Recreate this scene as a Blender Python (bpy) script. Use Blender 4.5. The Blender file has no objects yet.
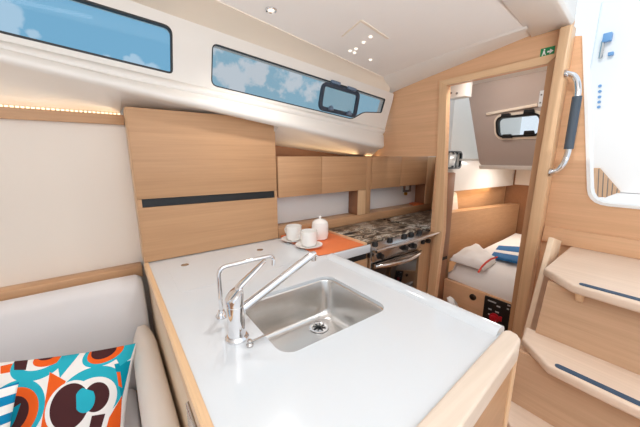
import bpy, bmesh, math, random
from mathutils import Vector, Matrix
random.seed(7)
S = bpy.context.scene
C = S.collection

# ------------------------------------------------------------------ camera
F = 284.4; W, H = 640, 427; HY = 156.5; AX = 713.0
CAM = Vector((0, 0, 1.42))
pt = math.atan((H/2-HY)/F)
ya = math.atan((AX-W/2)/(F/math.cos(pt)))
fh = Vector((math.cos(ya), math.sin(ya), 0)); RT = Vector((math.sin(ya), -math.cos(ya), 0))
FW = fh*math.cos(pt)+Vector((0, 0, -math.sin(pt))); UP = RT.cross(FW)
cd = bpy.data.cameras.new('camera'); cam = bpy.data.objects.new('camera', cd); C.objects.link(cam)
cd.sensor_width = 36; cd.lens = F*36/W; cd.clip_start = .02
mw = Matrix((RT, UP, -FW)).transposed().to_4x4(); mw.translation = CAM
cam.matrix_world = mw; S.camera = cam

def ray(x, y): return FW*F+RT*(x-W/2)-UP*(y-H/2)
def at(x, y, axis, v):                      # photo measurement -> point on an axis plane of the boat
    d = ray(x, y); i = 'xyz'.index(axis)
    return CAM+d*((v-CAM[i])/d[i])

# ------------------------------------------------------------------ materials
def lin(c):
    return tuple(((v/255)/12.92 if v/255 <= .04045 else ((v/255+.055)/1.055)**2.4) for v in c)
MATS = {}
def mat(name, rgb, rough=.5, metal=0, coat=0, spec=.5, bump=0, bscale=200, var=0, vscale=6, emit=None):
    m = bpy.data.materials.new(name); m.use_nodes = True; nt = m.node_tree; b = nt.nodes['Principled BSDF']
    c = lin(rgb)+(1,)
    b.inputs['Base Color'].default_value = c; b.inputs['Roughness'].default_value = rough
    b.inputs['Metallic'].default_value = metal; b.inputs['Coat Weight'].default_value = coat
    b.inputs['Coat Roughness'].default_value = .08
    b.inputs['Specular IOR Level'].default_value = spec
    tc = nt.nodes.new('ShaderNodeTexCoord')
    if var:
        n = nt.nodes.new('ShaderNodeTexNoise'); n.inputs['Scale'].default_value = vscale; n.inputs['Detail'].default_value = 4
        nt.links.new(tc.outputs['Object'], n.inputs['Vector'])
        mx = nt.nodes.new('ShaderNodeMix'); mx.data_type = 'RGBA'
        mx.inputs['A'].default_value = tuple(v*(1-var) for v in c[:3])+(1,); mx.inputs['B'].default_value = tuple(min(1, v*(1+var)) for v in c[:3])+(1,)
        nt.links.new(n.outputs['Fac'], mx.inputs['Factor']); nt.links.new(mx.outputs['Result'], b.inputs['Base Color'])
    if bump:
        n = nt.nodes.new('ShaderNodeTexNoise'); n.inputs['Scale'].default_value = bscale
        nt.links.new(tc.outputs['Object'], n.inputs['Vector'])
        bp = nt.nodes.new('ShaderNodeBump'); bp.inputs['Strength'].default_value = bump; bp.inputs['Distance'].default_value = .002
        nt.links.new(n.outputs['Fac'], bp.inputs['Height']); nt.links.new(bp.outputs['Normal'], b.inputs['Normal'])
    if emit:
        b.inputs['Emission Color'].default_value = lin(rgb)+(1,); b.inputs['Emission Strength'].default_value = emit
    MATS[name] = m; return m
def wood(name, rgb, axis='X', rough=.38, contrast=.095, fine=1.0):
    m = bpy.data.materials.new(name); m.use_nodes = True; nt = m.node_tree; b = nt.nodes['Principled BSDF']
    tc = nt.nodes.new('ShaderNodeTexCoord'); c = lin(rgb)
    def layer(sc_long, sc_cross, det):
        mp = nt.nodes.new('ShaderNodeMapping'); mp.inputs['Scale'].default_value = [sc_long if a == axis else sc_cross for a in 'XYZ']
        n = nt.nodes.new('ShaderNodeTexNoise'); n.inputs['Scale'].default_value = 1; n.inputs['Detail'].default_value = det; n.inputs['Roughness'].default_value = .65
        nt.links.new(tc.outputs['Object'], mp.inputs['Vector']); nt.links.new(mp.outputs['Vector'], n.inputs['Vector']); return n
    n1 = layer(2.5, 95*fine, 5); n2 = layer(.8, 22*fine, 3)
    ad = nt.nodes.new('ShaderNodeMath'); ad.operation = 'MULTIPLY_ADD'; ad.inputs[1].default_value = .6
    mu = nt.nodes.new('ShaderNodeMath'); mu.operation = 'MULTIPLY'; mu.inputs[1].default_value = .4
    nt.links.new(n2.outputs['Fac'], mu.inputs[0]); nt.links.new(n1.outputs['Fac'], ad.inputs[0]); nt.links.new(mu.outputs[0], ad.inputs[2])
    r = nt.nodes.new('ShaderNodeValToRGB'); e = r.color_ramp.elements
    e[0].position = .33; e[1].position = .67
    e[0].color = (c[0]*(1-contrast), c[1]*(1-contrast*1.25), c[2]*(1-contrast*1.6), 1)
    e[1].color = (min(1, c[0]*(1+contrast)), c[1]*(1+contrast), c[2]*(1+contrast), 1)
    nt.links.new(ad.outputs[0], r.inputs['Fac']); nt.links.new(r.outputs['Color'], b.inputs['Base Color'])
    bp = nt.nodes.new('ShaderNodeBump'); bp.inputs['Strength'].default_value = .06; bp.inputs['Distance'].default_value = .001
    nt.links.new(n1.outputs['Fac'], bp.inputs['Height']); nt.links.new(bp.outputs['Normal'], b.inputs['Normal'])
    b.inputs['Roughness'].default_value = rough; b.inputs['Specular IOR Level'].default_value = .35
    MATS[name] = m; return m

OAK = (191, 150, 113)
oakX = wood('oak_x', OAK, 'X'); oakY = wood('oak_y', (222, 178, 140), 'Y'); oakZ = wood('oak_z', OAK, 'Z')
oak_edge_y = wood('oak_edge_y', (224, 189, 150), 'Y', .3); oak_edge_z = wood('oak_edge_z', (221, 184, 145), 'Z', .3)
oak_edge_x = wood('oak_edge_x', (224, 189, 150), 'X', .3)
oak_pale = wood('oak_pale_x', (221, 206, 190), 'X', .3, .07)
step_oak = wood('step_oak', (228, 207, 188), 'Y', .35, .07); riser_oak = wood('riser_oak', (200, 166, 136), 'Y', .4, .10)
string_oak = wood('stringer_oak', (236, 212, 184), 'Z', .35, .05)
walnutX = wood('brown_oak_x', (158, 112, 80), 'X', .4, .12); brown_oakZ = wood('brown_oak_z', (150, 106, 78), 'Z', .4, .12)
floor_oak = wood('floor_oak', (170, 125, 90), 'X', .35, .15)
gel = mat('white_gelcoat', (231, 226, 219), .35, coat=.2, var=.01)
headliner = mat('headliner_fabric', (243, 240, 236), .75, bump=.05, bscale=300, var=.01)
cove_m = mat('cream_cove', (236, 224, 207), .55, var=.01)
panel_white = mat('white_hull_panel', (233, 222, 210), .6, var=.012, vscale=2)
splash_m = mat('backsplash_white', (228, 229, 230), .3, var=.01)
counter_m = mat('white_solid_surface', (215, 221, 226), .13, coat=.3, var=.008, vscale=3)
steel = mat('brushed_steel', (196, 193, 190), .24, 1, bump=.03, bscale=90)
steel_bowl = mat('bowl_steel', (222, 221, 219), .25, 1, bump=.04, bscale=60, var=.06, vscale=5)
chrome = mat('chrome', (228, 228, 230), .06, 1)
black = mat('black_plastic', (22, 22, 24), .4, var=.1)
black_gloss = mat('oven_glass', (14, 14, 16), .05, coat=1)
rubber = mat('dark_rubber', (24, 27, 30), .45, var=.1)
navy = mat('blue_grip', (62, 84, 108), .8, bump=.4, bscale=600)
grip_m = mat('grip_sleeve', (68, 80, 92), .6, bump=.2, bscale=500)
ceramic = mat('white_ceramic', (244, 243, 240), .12, coat=.5)
orange_m = mat('orange_mat', (228, 124, 72), .55, bump=.15, bscale=500, var=.05)
leather = mat('cream_leather', (226, 216, 207), .5, bump=.12, bscale=250, var=.015)
leather2 = mat('pale_grey_leather', (210, 207, 208), .5, bump=.12, bscale=250, var=.015)
linen = mat('white_linen', (233, 229, 226), .9, bump=.25, bscale=40, var=.02)
blue_cloth = mat('blue_cloth', (42, 104, 158), .9, bump=.3, bscale=400, var=.06)
red_m = mat('red_plastic', (190, 30, 44), .35); red_cloth = mat('red_cord', (206, 66, 48), .8)
grey_plastic = mat('grey_plastic', (120, 116, 112), .5)
white_plastic = mat('white_plastic', (240, 239, 236), .4)
biscuit_m = mat('biscuit_brown', (176, 110, 60), .8, bump=.6, bscale=120, var=.2, vscale=60)
gold = mat('brass', (200, 160, 80), .3, 1)
green_m = mat('sign_green', (24, 140, 82), .5)
sign_white = mat('sign_white', (245, 247, 245), .5)
text_white = mat('panel_print', (190, 192, 196), .5)
teak = wood('teak', (205, 170, 140), 'Z', .6, .1)
deck_white = mat('deck_gelcoat', (246, 246, 246), .45)
sky_blue = mat('pale_blue_plastic', (112, 160, 208), .5)
led_m = mat('warm_led', (255, 226, 180), .5, emit=2.5)
lamp_m = mat('downlight_glow', (255, 246, 232), .5, emit=1.1)
port_grey = mat('port_frame_grey', (46, 58, 74), .4); latch_grey = mat('latch_blue_grey', (104, 124, 148), .35)
brass_dark = mat('dark_lock', (58, 46, 36), .35, .6)

def glass(name, tint, haze=0.0, rough=.02):
    m = bpy.data.materials.new(name); m.use_nodes = True; nt = m.node_tree; nt.nodes.clear()
    o = nt.nodes.new('ShaderNodeOutputMaterial'); t = nt.nodes.new('ShaderNodeBsdfTransparent'); g = nt.nodes.new('ShaderNodeBsdfGlossy')
    fr = nt.nodes.new('ShaderNodeFresnel'); mx = nt.nodes.new('ShaderNodeMixShader'); fr.inputs['IOR'].default_value = 1.25
    t.inputs['Color'].default_value = tint+(1,); g.inputs['Roughness'].default_value = rough; g.inputs['Color'].default_value = (.8, .8, .8, 1)
    nt.links.new(fr.outputs[0], mx.inputs['Fac'])
    src = t.outputs[0]
    if haze:
        d = nt.nodes.new('ShaderNodeBsdfTranslucent'); d.inputs['Color'].default_value = (.72, .8, .86, 1)
        m2 = nt.nodes.new('ShaderNodeMixShader'); m2.inputs['Fac'].default_value = haze
        nt.links.new(t.outputs[0], m2.inputs[1]); nt.links.new(d.outputs[0], m2.inputs[2]); src = m2.outputs[0]
    nt.links.new(src, mx.inputs[1]); nt.links.new(g.outputs[0], mx.inputs[2]); nt.links.new(mx.outputs[0], o.inputs['Surface'])
    MATS[name] = m; return m
glass_blue = glass('tinted_glass', (.72, .79, .83))
glass_pale = glass('tinted_glass_pale', (.82, .78, .76))
glass_hatch = glass('portlight_glass', (.95, .93, .91))
glass_clear = glass('clear_port_glass', (.9, .92, .93), .05)

def lid_reflection():  # mottled colours put the reflections of the glass lids into the surface
    m = bpy.data.materials.new('reflection_painted_glass'); m.use_nodes = True; nt = m.node_tree; b = nt.nodes['Principled BSDF']
    tc = nt.nodes.new('ShaderNodeTexCoord')
    mp = nt.nodes.new('ShaderNodeMapping'); mp.inputs['Rotation'].default_value = (0, 0, .5); mp.inputs['Scale'].default_value = (9, 16, 9)
    n = nt.nodes.new('ShaderNodeTexNoise'); n.inputs['Scale'].default_value = 1.0; n.inputs['Detail'].default_value = 4; n.inputs['Distortion'].default_value = 1.2; n.inputs['Roughness'].default_value = .5
    nt.links.new(tc.outputs['Object'], mp.inputs['Vector']); nt.links.new(mp.outputs['Vector'], n.inputs['Vector'])
    r = nt.nodes.new('ShaderNodeValToRGB'); els = r.color_ramp.elements
    els[0].position = .30; els[0].color = lin((28, 22, 20))+(1,)
    els[1].position = .72; els[1].color = lin((240, 238, 232))+(1,)
    for p, c in ((.42, (30, 25, 23)), (.455, (120, 98, 76)), (.485, (44, 36, 32)), (.515, (214, 200, 178)), (.535, (130, 112, 92)), (.565, (58, 48, 42)), (.59, (226, 220, 208)), (.64, (150, 140, 128))):
        e = els.new(p); e.color = lin(c)+(1,)
    nt.links.new(n.outputs['Fac'], r.inputs['Fac']); nt.links.new(r.outputs['Color'], b.inputs['Base Color'])
    b.inputs['Roughness'].default_value = .28
    return m
lid_reflection_m = lid_reflection()

# ------------------------------------------------------------------ mesh helpers
class Bm:
    def __init__(s): s.b = bmesh.new()
    def box(s, x0, x1, y0, y1, z0, z1, bev=0, seg=2):
        t = bmesh.new()
        v = [t.verts.new((x, y, z)) for x in (x0, x1) for y in (y0, y1) for z in (z0, z1)]
        for f in ((0, 1, 3, 2), (4, 6, 7, 5), (0, 4, 5, 1), (2, 3, 7, 6), (0, 2, 6, 4), (1, 5, 7, 3)): t.faces.new([v[i] for i in f])
        bmesh.ops.recalc_face_normals(t, faces=t.faces)
        if bev: bmesh.ops.bevel(t, geom=t.edges[:], offset=bev, segments=seg, profile=.5, affect='EDGES', clamp_overlap=True)
        s.add(t); return s
    def add(s, t, M=None):
        me = bpy.data.meshes.new('tmp'); t.to_mesh(me); t.free()
        if M: me.transform(M)
        s.b.from_mesh(me); bpy.data.meshes.remove(me)
    def hull8(s, p, bev=0, seg=2):           # 8 corners: 4 of one side then 4 of the other, same order
        t = bmesh.new(); v = [t.verts.new(q) for q in p]
        n = len(p)//2
        t.faces.new(v[:n]); t.faces.new(v[n:][::-1])
        for i in range(n): t.faces.new((v[i], v[i+n], v[(i+1) % n+n], v[(i+1) % n]))
        bmesh.ops.recalc_face_normals(t, faces=t.faces)
        if bev: bmesh.ops.bevel(t, geom=t.edges[:], offset=bev, segments=seg, profile=.5, affect='EDGES', clamp_overlap=True)
        s.add(t); return s
    def tube(s, pts, r, seg=12, cap=True):
        pts = [Vector(p) for p in pts]; rs = r if isinstance(r, (list, tuple)) else [r]*len(pts)
        rings = []; up = None
        for i, p in enumerate(pts):
            d = (pts[min(i+1, len(pts)-1)]-pts[max(i-1, 0)]).normalized()
            if up is None: up = Vector((0, 0, 1)) if abs(d.z) < .9 else Vector((1, 0, 0))
            up = (up-d*up.dot(d)).normalized(); q = d.cross(up)
            rings.append([s.b.verts.new(p+(up*math.cos(2*math.pi*k/seg)+q*math.sin(2*math.pi*k/seg))*rs[i]) for k in range(seg)])
        for a, b in zip(rings, rings[1:]):
            for k in range(seg): s.b.faces.new((a[k], a[(k+1) % seg], b[(k+1) % seg], b[k]))
        if cap: s.b.faces.new(rings[0][::-1]); s.b.faces.new(rings[-1])
        return s
    def lathe(s, prof, c=(0, 0, 0), seg=32, M=None):
        t = bmesh.new(); rings = []
        for r, z in prof:
            rings.append([t.verts.new((r*math.cos(2*math.pi*k/seg), r*math.sin(2*math.pi*k/seg), z)) for k in range(seg)] if r > 1e-6 else [t.verts.new((0, 0, z))])
        for a, b in zip(rings, rings[1:]):
            for k in range(seg):
                k2 = (k+1) % seg
                if len(a) == 1 and len(b) == 1: continue
                if len(a) == 1: t.faces.new((a[0], b[k], b[k2]))
                elif len(b) == 1: t.faces.new((a[k], a[k2], b[0]))
                else: t.faces.new((a[k], a[k2], b[k2], b[k]))
        bmesh.ops.recalc_face_normals(t, faces=t.faces)
        s.add(t, Matrix.Translation(Vector(c)) @ (M or Matrix.Identity(4))); return s
    def cyl(s, a, b, r, seg=20): return s.tube([a, b], r, seg)
    def plate(s, outer, holes, f, bev=0):    # flat plate with holes; f(u,v,w) maps w=0 front, w=1 back
        t = bmesh.new(); loops = []
        for lp in [outer]+list(holes):
            vs = [t.verts.new((u, v, 0)) for u, v in lp]; loops.append(vs)
            for i in range(len(vs)): t.edges.new((vs[i], vs[(i+1) % len(vs)]))
        bmesh.ops.triangle_fill(t, use_beauty=True, use_dissolve=False, edges=t.edges[:])
        def inside(p, lp):
            c = False
            for i in range(len(lp)):
                (x1, y1), (x2, y2) = lp[i], lp[i-1]
                if (y1 > p.y) != (y2 > p.y) and p.x < (x2-x1)*(p.y-y1)/(y2-y1)+x1: c = not c
            return c
        kill = [fc for fc in t.faces if not inside(fc.calc_center_median(), outer) or any(inside(fc.calc_center_median(), h) for h in holes)]
        if kill: bmesh.ops.delete(t, geom=kill, context='FACES_ONLY')
        front = t.faces[:]; mp = {}
        for v in t.verts[:]: mp[v] = t.verts.new((v.co.x, v.co.y, 1))
        for fc in front: t.faces.new([mp[v] for v in fc.verts][::-1])
        for vs in loops:
            for i in range(len(vs)):
                a, b = vs[i], vs[(i+1) % len(vs)]
                t.faces.new((a, b, mp[b], mp[a]))
        for v in t.verts: v.co = f(*v.co)
        bmesh.ops.recalc_face_normals(t, faces=t.faces)
        s.add(t); return s
    def grid(s, P, close=False):             # P[i][j] points
        g = [[s.b.verts.new(p) for p in row] for row in P]
        for a, b in zip(g, g[1:]):
            n = len(a)
            for k in range(n if close else n-1): s.b.faces.new((a[k], a[(k+1) % n], b[(k+1) % n], b[k]))
        return g

def worldloc(o):
    l = Vector((0, 0, 0))
    while o: l = l+o.location; o = o.parent
    return l
def obj(name, m, material, parent=None, angle=38, origin=None):
    b = m.b
    bmesh.ops.remove_doubles(b, verts=b.verts[:], dist=1e-6)
    bmesh.ops.recalc_face_normals(b, faces=b.faces[:]) if getattr(m, 'recalc', True) else None
    lim = math.radians(angle)
    for e in b.edges: e.smooth = not (len(e.link_faces) == 2 and e.calc_face_angle(0) > lim)
    for f in b.faces: f.smooth = True
    me = bpy.data.meshes.new(name); b.to_mesh(me); b.free()
    o = bpy.data.objects.new(name, me); C.objects.link(o)
    if material is not None:
        for x in (material if isinstance(material, list) else [material]): me.materials.append(x)
    co = [v.co for v in me.vertices]
    if parent is None:
        lo = Vector((min(c.x for c in co), min(c.y for c in co), min(c.z for c in co))); hi = Vector((max(c.x for c in co), max(c.y for c in co), 0))
        loc = Vector(origin) if origin else Vector(((lo.x+hi.x)/2, (lo.y+hi.y)/2, lo.z))
        me.transform(Matrix.Translation(-loc)); o.location = loc
    else:
        me.transform(Matrix.Translation(-worldloc(parent))); o.parent = parent
    return o
def tag(o, label, cat, group=None, kind=None):
    o['label'] = label; o['category'] = cat
    if group: o['group'] = group
    if kind: o['kind'] = kind
    return o
def thing(name, label, cat, loc, group=None):
    o = bpy.data.objects.new(name, None); C.objects.link(o); o.location = loc; o.empty_display_size = .05
    return tag(o, label, cat, group)
def struct(name, m, material, label, cat, parent=None, **k):
    o = obj(name, m, material, parent, **k)
    if parent is None: tag(o, label, cat, kind='structure')
    return o
def copy_tree(o, parent=None):
    c = o.copy(); C.objects.link(c); c.parent = parent
    for ch in list(o.children): copy_tree(ch, c)
    return c
def rrect(u0, u1, v0, v1, r, n=6):
    pts = []
    for cu, cv, a0 in ((u1-r, v1-r, 0), (u0+r, v1-r, 90), (u0+r, v0+r, 180), (u1-r, v0+r, 270)):
        for k in range(n+1):
            a = math.radians(a0+90*k/n); pts.append((cu+r*math.cos(a), cv+r*math.sin(a)))
    return pts
def rpoly(pts, r, n=5):                      # round the corners of a polygon
    out = []; N = len(pts)
    for i, p in enumerate(pts):
        p = Vector(p); a = Vector(pts[i-1]); b = Vector(pts[(i+1) % N])
        rr = r[i] if isinstance(r, (list, tuple)) else r
        if rr <= 0: out.append(tuple(p)); continue
        da = (a-p).normalized(); db = (b-p).normalized()
        q0 = p+da*min(rr, (a-p).length*.45); q1 = p+db*min(rr, (b-p).length*.45)
        for k in range(n+1):
            t = k/n; out.append(tuple(q0*(1-t)**2+p*2*t*(1-t)+q1*t*t))
    return out
def inset(pts, d):                           # shrink a (roughly convex, any order) polygon
    N = len(pts); area = sum(pts[i-1][0]*pts[i][1]-pts[i][0]*pts[i-1][1] for i in range(N)); s = 1 if area > 0 else -1
    out = []
    for i in range(N):
        p = Vector(pts[i]); e = (Vector(pts[(i+1) % N])-Vector(pts[i-1])).normalized()
        out.append(tuple(p+Vector((-e.y, e.x))*s*d))
    return out
def fx(X, T): return lambda u, v, w: Vector((X+w*T, u, v))     # plate in an X plane (u=Y, v=Z)
def fy(Y, T): return lambda u, v, w: Vector((u, Y+w*T, v))
def fz(Z, T): return lambda u, v, w: Vector((u, v, Z+w*T))
def arc(p0, p1, p2, n=8):
    p0, p1, p2 = map(Vector, (p0, p1, p2))
    return [p0*(1-t)**2+p1*2*t*(1-t)+p2*t*t for t in [k/n for k in range(n+1)]]

BX = 1.76                                    # aft bulkhead

# ================================================================== SETTING
m = Bm().box(-2.74, 1.80, -1.3, 1.9, -.04, 0); struct('floor', m, floor_oak, 'dark oak cabin sole under the galley', 'floor')
m = Bm().box(-1.6, .80, 1.66, 1.70, 0, 1.60).box(.80, 2.46, 1.66, 1.699, 0, 1.415); struct('wall_left', m, panel_white, 'white hull lining panel left of the tall oak cabinet', 'wall')
m = Bm().box(.80, 2.46, 1.70, 1.735, 1.38, 1.60); struct('wall_left_upper', m, walnutX, 'brown wood lining strip above the upper galley cupboards', 'wall')
m = Bm().hull8([(x, y, z) for y in (1.742, 1.76) for x, z in ((-1.6, 1.38), (1.76, 1.38), (1.76, 1.62), (-1.6, 1.93))]); struct('wall_left_liner', m, gel, 'white moulded liner behind the tops of the galley cupboards', 'wall')

m = Bm().box(-2.74, -2.70, -1.5, 1.74, 0, 2.0); struct('wall_front', m, panel_white, 'white bulkhead at the forward end of the saloon behind the viewer', 'wall')
# ---- aft bulkhead with cabin doorway and companionway cut-out
op = [(.545, .20), (.545, 1.0), (.538, 1.855), (1.047, 1.852), (.992, .93), (1.02, .20)]
hatch = [(.47, 1.955), (.428, 1.945), (.308, 1.205), (-.308, 1.205), (-.428, 1.945), (-.47, 1.955)]
hatch = rpoly(hatch, [0, .004, .07, .07, .004, 0])
outer = [(-1.5, 0), (1.085, 0), (1.09, 1.42), (1.66, 1.42), (1.60, 1.62), (1.54, 1.68), (1.528, 1.90), (.63, 2.035), (.47, 2.035)]+hatch[0:]+[(-.47, 2.035), (-.63, 2.035), (-1.5, 1.90)]
m = Bm().plate(outer, [op], fx(BX, .03)); wall_back = struct('wall_back', m, oakY, 'oak bulkhead with the cabin doorway and companionway cut-out', 'wall')

# door frame
fo = [(.462, .20), (.462, 1.0), (.505, 1.89), (1.098, 1.886), (1.05, .93), (1.075, .20)]
door = thing('door_1', 'oak framed doorway through the bulkhead to the aft cabin', 'doorway', (BX, .78, .2)); door['kind'] = 'structure'
m = Bm().hull8([(x, y, z) for x in (BX-.015, BX) for y, z in ((1.098, 1.886), (1.047, 1.852), (.992, .93), (1.02, .2), (1.075, .2), (1.05, .93))]); obj('jamb', m, oak_edge_z, door)
m = Bm().hull8([(x, y, z) for x in (BX-.015, BX) for y, z in ((.5, 1.893), (.538, 1.855), (1.047, 1.852), (1.098, 1.886))]); obj('lintel', m, oak_edge_y, door)
m = Bm().hull8([(x, y, z) for x in (BX-.012, BX) for y, z in ((.50, 1.89), (.538, 1.855), (.545, 1.0), (.545, .2), (.512, .2), (.51, 1.0))]); obj('jamb', m, oakZ, door)
for z in (1.66,):
    hg = obj('hinge', Bm().box(BX-.018, BX-.0151, .536, .552, z, z+.075, .001), white_plastic, door)
    for dz in (.018, .055): obj('screw', Bm().cyl((BX-.0185, .544, z+dz), (BX-.0175, .544, z+dz), .004, 10), grey_plastic, hg)

# post between doorway and companionway
m = Bm().hull8([(x, y, z) for x in (BX-.065, BX) for y, z in ((.452, 1.985), (.496, 1.985), (.506, 1.0), (.512, .02), (.47, .02), (.455, 1.0))], .006)
tag(obj('post', m, oak_edge_z), 'light oak upright post between the cabin doorway and the companionway', 'post')

# ---- ceiling
def edgeY(X): return 1.25+.19*(min(max(X, -1), 1.62)-.3)/1.3 if X > .3 else 1.25
def ceilZ(X, Y): return 2.085-.05*X-.025*min(abs(Y), 1.5)**2
P = []
for X in [-2.7, -1.6, -1, -.5, 0, .3, .6, .9, 1.2, 1.45, 1.60]:
    row = []; E = edgeY(X)
    row += [(X, E-(E+1.5)*k/24, ceilZ(X, E-(E+1.5)*k/24)) for k in range(25)]
    P.append(row)
m = Bm(); m.recalc = False
g = m.grid(P)
kill = [f for f in m.b.faces if f.calc_center_median().x > .9 and abs(f.calc_center_median().y) < .44]
bmesh.ops.delete(m.b, geom=kill, context='FACES')
r = bmesh.ops.extrude_face_region(m.b, geom=m.b.faces[:])
for v in [v for v in r['geom'] if isinstance(v, bmesh.types.BMVert)]: v.co.z += .05
m.recalc = True
struct('ceiling', m, headliner, 'pale headliner ceiling panel over the galley', 'ceiling')

# cove between ceiling panel and window moulding
def sideTop(X): return Vector((X, 1.462, 2.035-.095*X))
P = []
for X in [-1.6, -1, -.5, 0, .3, .6, .9, 1.2, 1.45, 1.60, 1.70]:
    a = sideTop(X); E = edgeY(X); b = Vector((X, E-.012, ceilZ(X, E)-.004)); c = Vector((X, (a.y*.55+b.y*.45), max(a.z, b.z)-.01+.0*X)); c.z = a.z+(b.z-a.z)*.8
    P.append(arc(a, c, b, 6)+[b+Vector((0, 0, .03)), a+Vector((0, .06, .05))])
m = Bm(); m.grid(P, True); struct('trim_2', m, cove_m, 'cream curved cove joining the window moulding to the ceiling', 'trim')

# flange along the aft edge of the ceiling, meeting the bulkhead
lo = [(1.525, 1.79), (1.50, 1.868), (1.47, 1.884), (1.40, 1.897), (1.2, 1.927), (.9, 1.968), (.60, 2.011)]
P = []
for y, z in lo:
    zt = ceilZ(1.60, min(y, 1.44))-.006
    P.append([(BX-.002, y, z), (BX-.03, y, z+.004), (1.60, y-.01, min(zt, z+.085)), (1.585, y-.01, min(zt, z+.085)+.012), (BX-.002, y, z+.06)])
m = Bm(); m.grid(P, True); struct('trim_3', m, gel, 'white moulded lip along the top of the bulkhead', 'trim')

# ---- window moulding (side of the coachroof) with two window cut-outs
WT = lambda X: 1.995-.095*X; WB = lambda X: 1.800-.095*X
def wallY(z, X): return 1.49-.028*(z-WB(X))/.2
def fw(u, v, w):
    return Vector((u, wallY(v, u)+w*.05, v))
def wpx(pts):                                # measured window corners onto the leaning side
    out = []
    for x, y in pts:
        Y = 1.48
        for _ in range(4):
            p = at(x, y, 'y', Y); Y = wallY(p.z, p.x)
        out.append((p.x, p.z))
    return out
w1 = wpx([(172.5, 26.5), (173, 74.5), (0, 33)]); sl = (w1[0][1]-(wpx([(83, -1)])[0][1]))/(w1[0][0]-wpx([(83, -1)])[0][0])
w1 += [(-1.3, w1[2][1]+(w1[1][1]-w1[2][1])/(w1[1][0]-w1[2][0])*(-1.3-w1[2][0])), (-1.3, w1[0][1]+sl*(-1.3-w1[0][0]))]
w1 = [w1[0], w1[1], w1[3], w1[4]]
hole1 = rpoly(w1, [.035, .02, .03, .03])
w2 = wpx([(212, 42.5), (385.5, 99), (381.5, 113), (364, 112.5), (352, 119.5), (211, 85.5)])
hole2 = rpoly(w2, [.03, .012, .012, .03, .03, .03])
def lipZ(X): return 1.692-.135*X
Xs = [-1.6, 1.695]
outl = [(-1.6, WT(-1.6)+.045), (-1.6, WB(-1.6)-.035), (1.705, WB(1.705)-.035), (1.715, WB(1.7)+.04), (1.745, WT(1.745)+.0), (1.745, WT(1.745)+.04)]
m = Bm().plate(outl, [hole1, hole2], fw)
trim1 = struct('trim_1', m, gel, 'white moulded cabin side holding the long windows', 'trim')
# ledge and rounded lower bulge
P = []
secs = [-1.6, -1.0, -.5, -.2, .02, .075, .085, .3, .55, .79, .80, 1.1, 1.4, 1.56, 1.63, 1.665, 1.68]
for X in secs:
    f_ = 0 if X < 1.5 else min(1, (X-1.5)/.18)
    k = f_**4*.04                            # draw the end in
    zt = WB(X)-.028; zl = lipZ(X)
    up = f_**3*.012
    if X <= .08: o1, o2 = (1.60, max(zl-.05, 1.618)), (1.662, 1.613)
    elif X <= .795: o1, o2 = (1.50, max(zl-.004, 1.637)), (1.66, 1.634)
    else: o1, o2 = (1.60, zl-.03+(1.49-.095*(X-.8)-zl+.03)*.5), (1.735, 1.492-.10*(X-.8))
    y0 = 1.484
    P.append([(X, y0+.03, zt+.012), (X, y0-.004, zt+.008), (X, y0-.018, zt-.004), (X, y0-.022+k*.3, zt-.016), (X, y0-.014+k*.4, zt-.030),
              (X, 1.462+k*.4, zt-.045 if zt-.045 > zl+.05 else zl+.05), (X, 1.447+k*.6, zl+.035), (X, 1.446+k*.8, zl+.016+up*.4), (X, 1.455+k, zl+.004+up*.7), (X, 1.475+k, zl-.001+up),
              (X, o1[0], o1[1]), (X, o2[0], o2[1]), (X, o2[0]+.02, max(zt+.012, o2[1]+.05))])
m = Bm(); g = m.grid(P, True); m.b.faces.new(g[-1]); m.b.faces.new(g[0][::-1])
obj('bulge', m, gel, trim1, angle=50)

def frame_ring(bm, poly, wid, d0, d1, f):
    bm.plate(poly, [inset(poly, wid)], lambda u, v, w: f(u, v, d0+(d1-d0)*w))
def fwa(u, v, d): return Vector((u, wallY(v, u)+d, v))
for nm, hole, gm, lab in (('window_1', hole1, glass_blue, 'long dark-rimmed window at upper left showing blue sky'), ('window_2', hole2, glass_pale, 'long tapering window right of the other, with a small opening port')):
    wdw = thing(nm, lab, 'window', fwa(hole[0][0], hole[0][1], .01)); wdw['kind'] = 'structure'
    m = Bm(); frame_ring(m, hole, .008 if nm == 'window_1' else .005, -.001, .018 if nm == 'window_1' else .010, fwa); obj('window_frame', m, rubber, wdw)
    m = Bm().plate(inset(hole, .004), [], lambda u, v, w: fwa(u, v, (.011 if nm == 'window_1' else .006)+.003*w)); obj('glass', m, gm, wdw)
    if nm == 'window_2':
        q = wpx([(322, 81), (359.5, 92.5), (355, 118), (317.5, 109.5)]); q = rpoly(q, [.045, .04, .035, .045], 6)
        pr = Bm(); frame_ring(pr, q, .022, -.012, .004, fwa); port = obj('opening_port', pr, port_grey, wdw)
        obj('port_glass', Bm().plate(inset(q, .019), [], lambda u, v, w: fwa(u, v, -.004+.003*w)), glass_hatch, port)
        def onp(x, y, d): p = wpx([(x, y)])[0]; return fwa(p[0], p[1], d)
        for x, y in ((329, 108), (347, 113)):
            a = onp(x, y, -.02); k = Bm().hull8([a+Vector((dx, dy, dz)) for dy in (-.012, .012) for dx, dz in ((-.017, -.014), (.017, -.018), (.010, .004), (0, .013), (-.010, .008))], .003); obj('latch', k, latch_grey, port)
        for x, y in ((334, 84), (350, 90)):
            a = onp(x, y, -.018); k = Bm().hull8([a+Vector((dx, dy, dz)) for dy in (-.008, .01) for dx, dz in ((-.035, -.001), (.035, -.009), (.035, .009), (-.035, .016))], .003); obj('hinge', k, latch_grey, port)
        vis = [(318, 79), (318, 118), (352, 119)]
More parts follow.
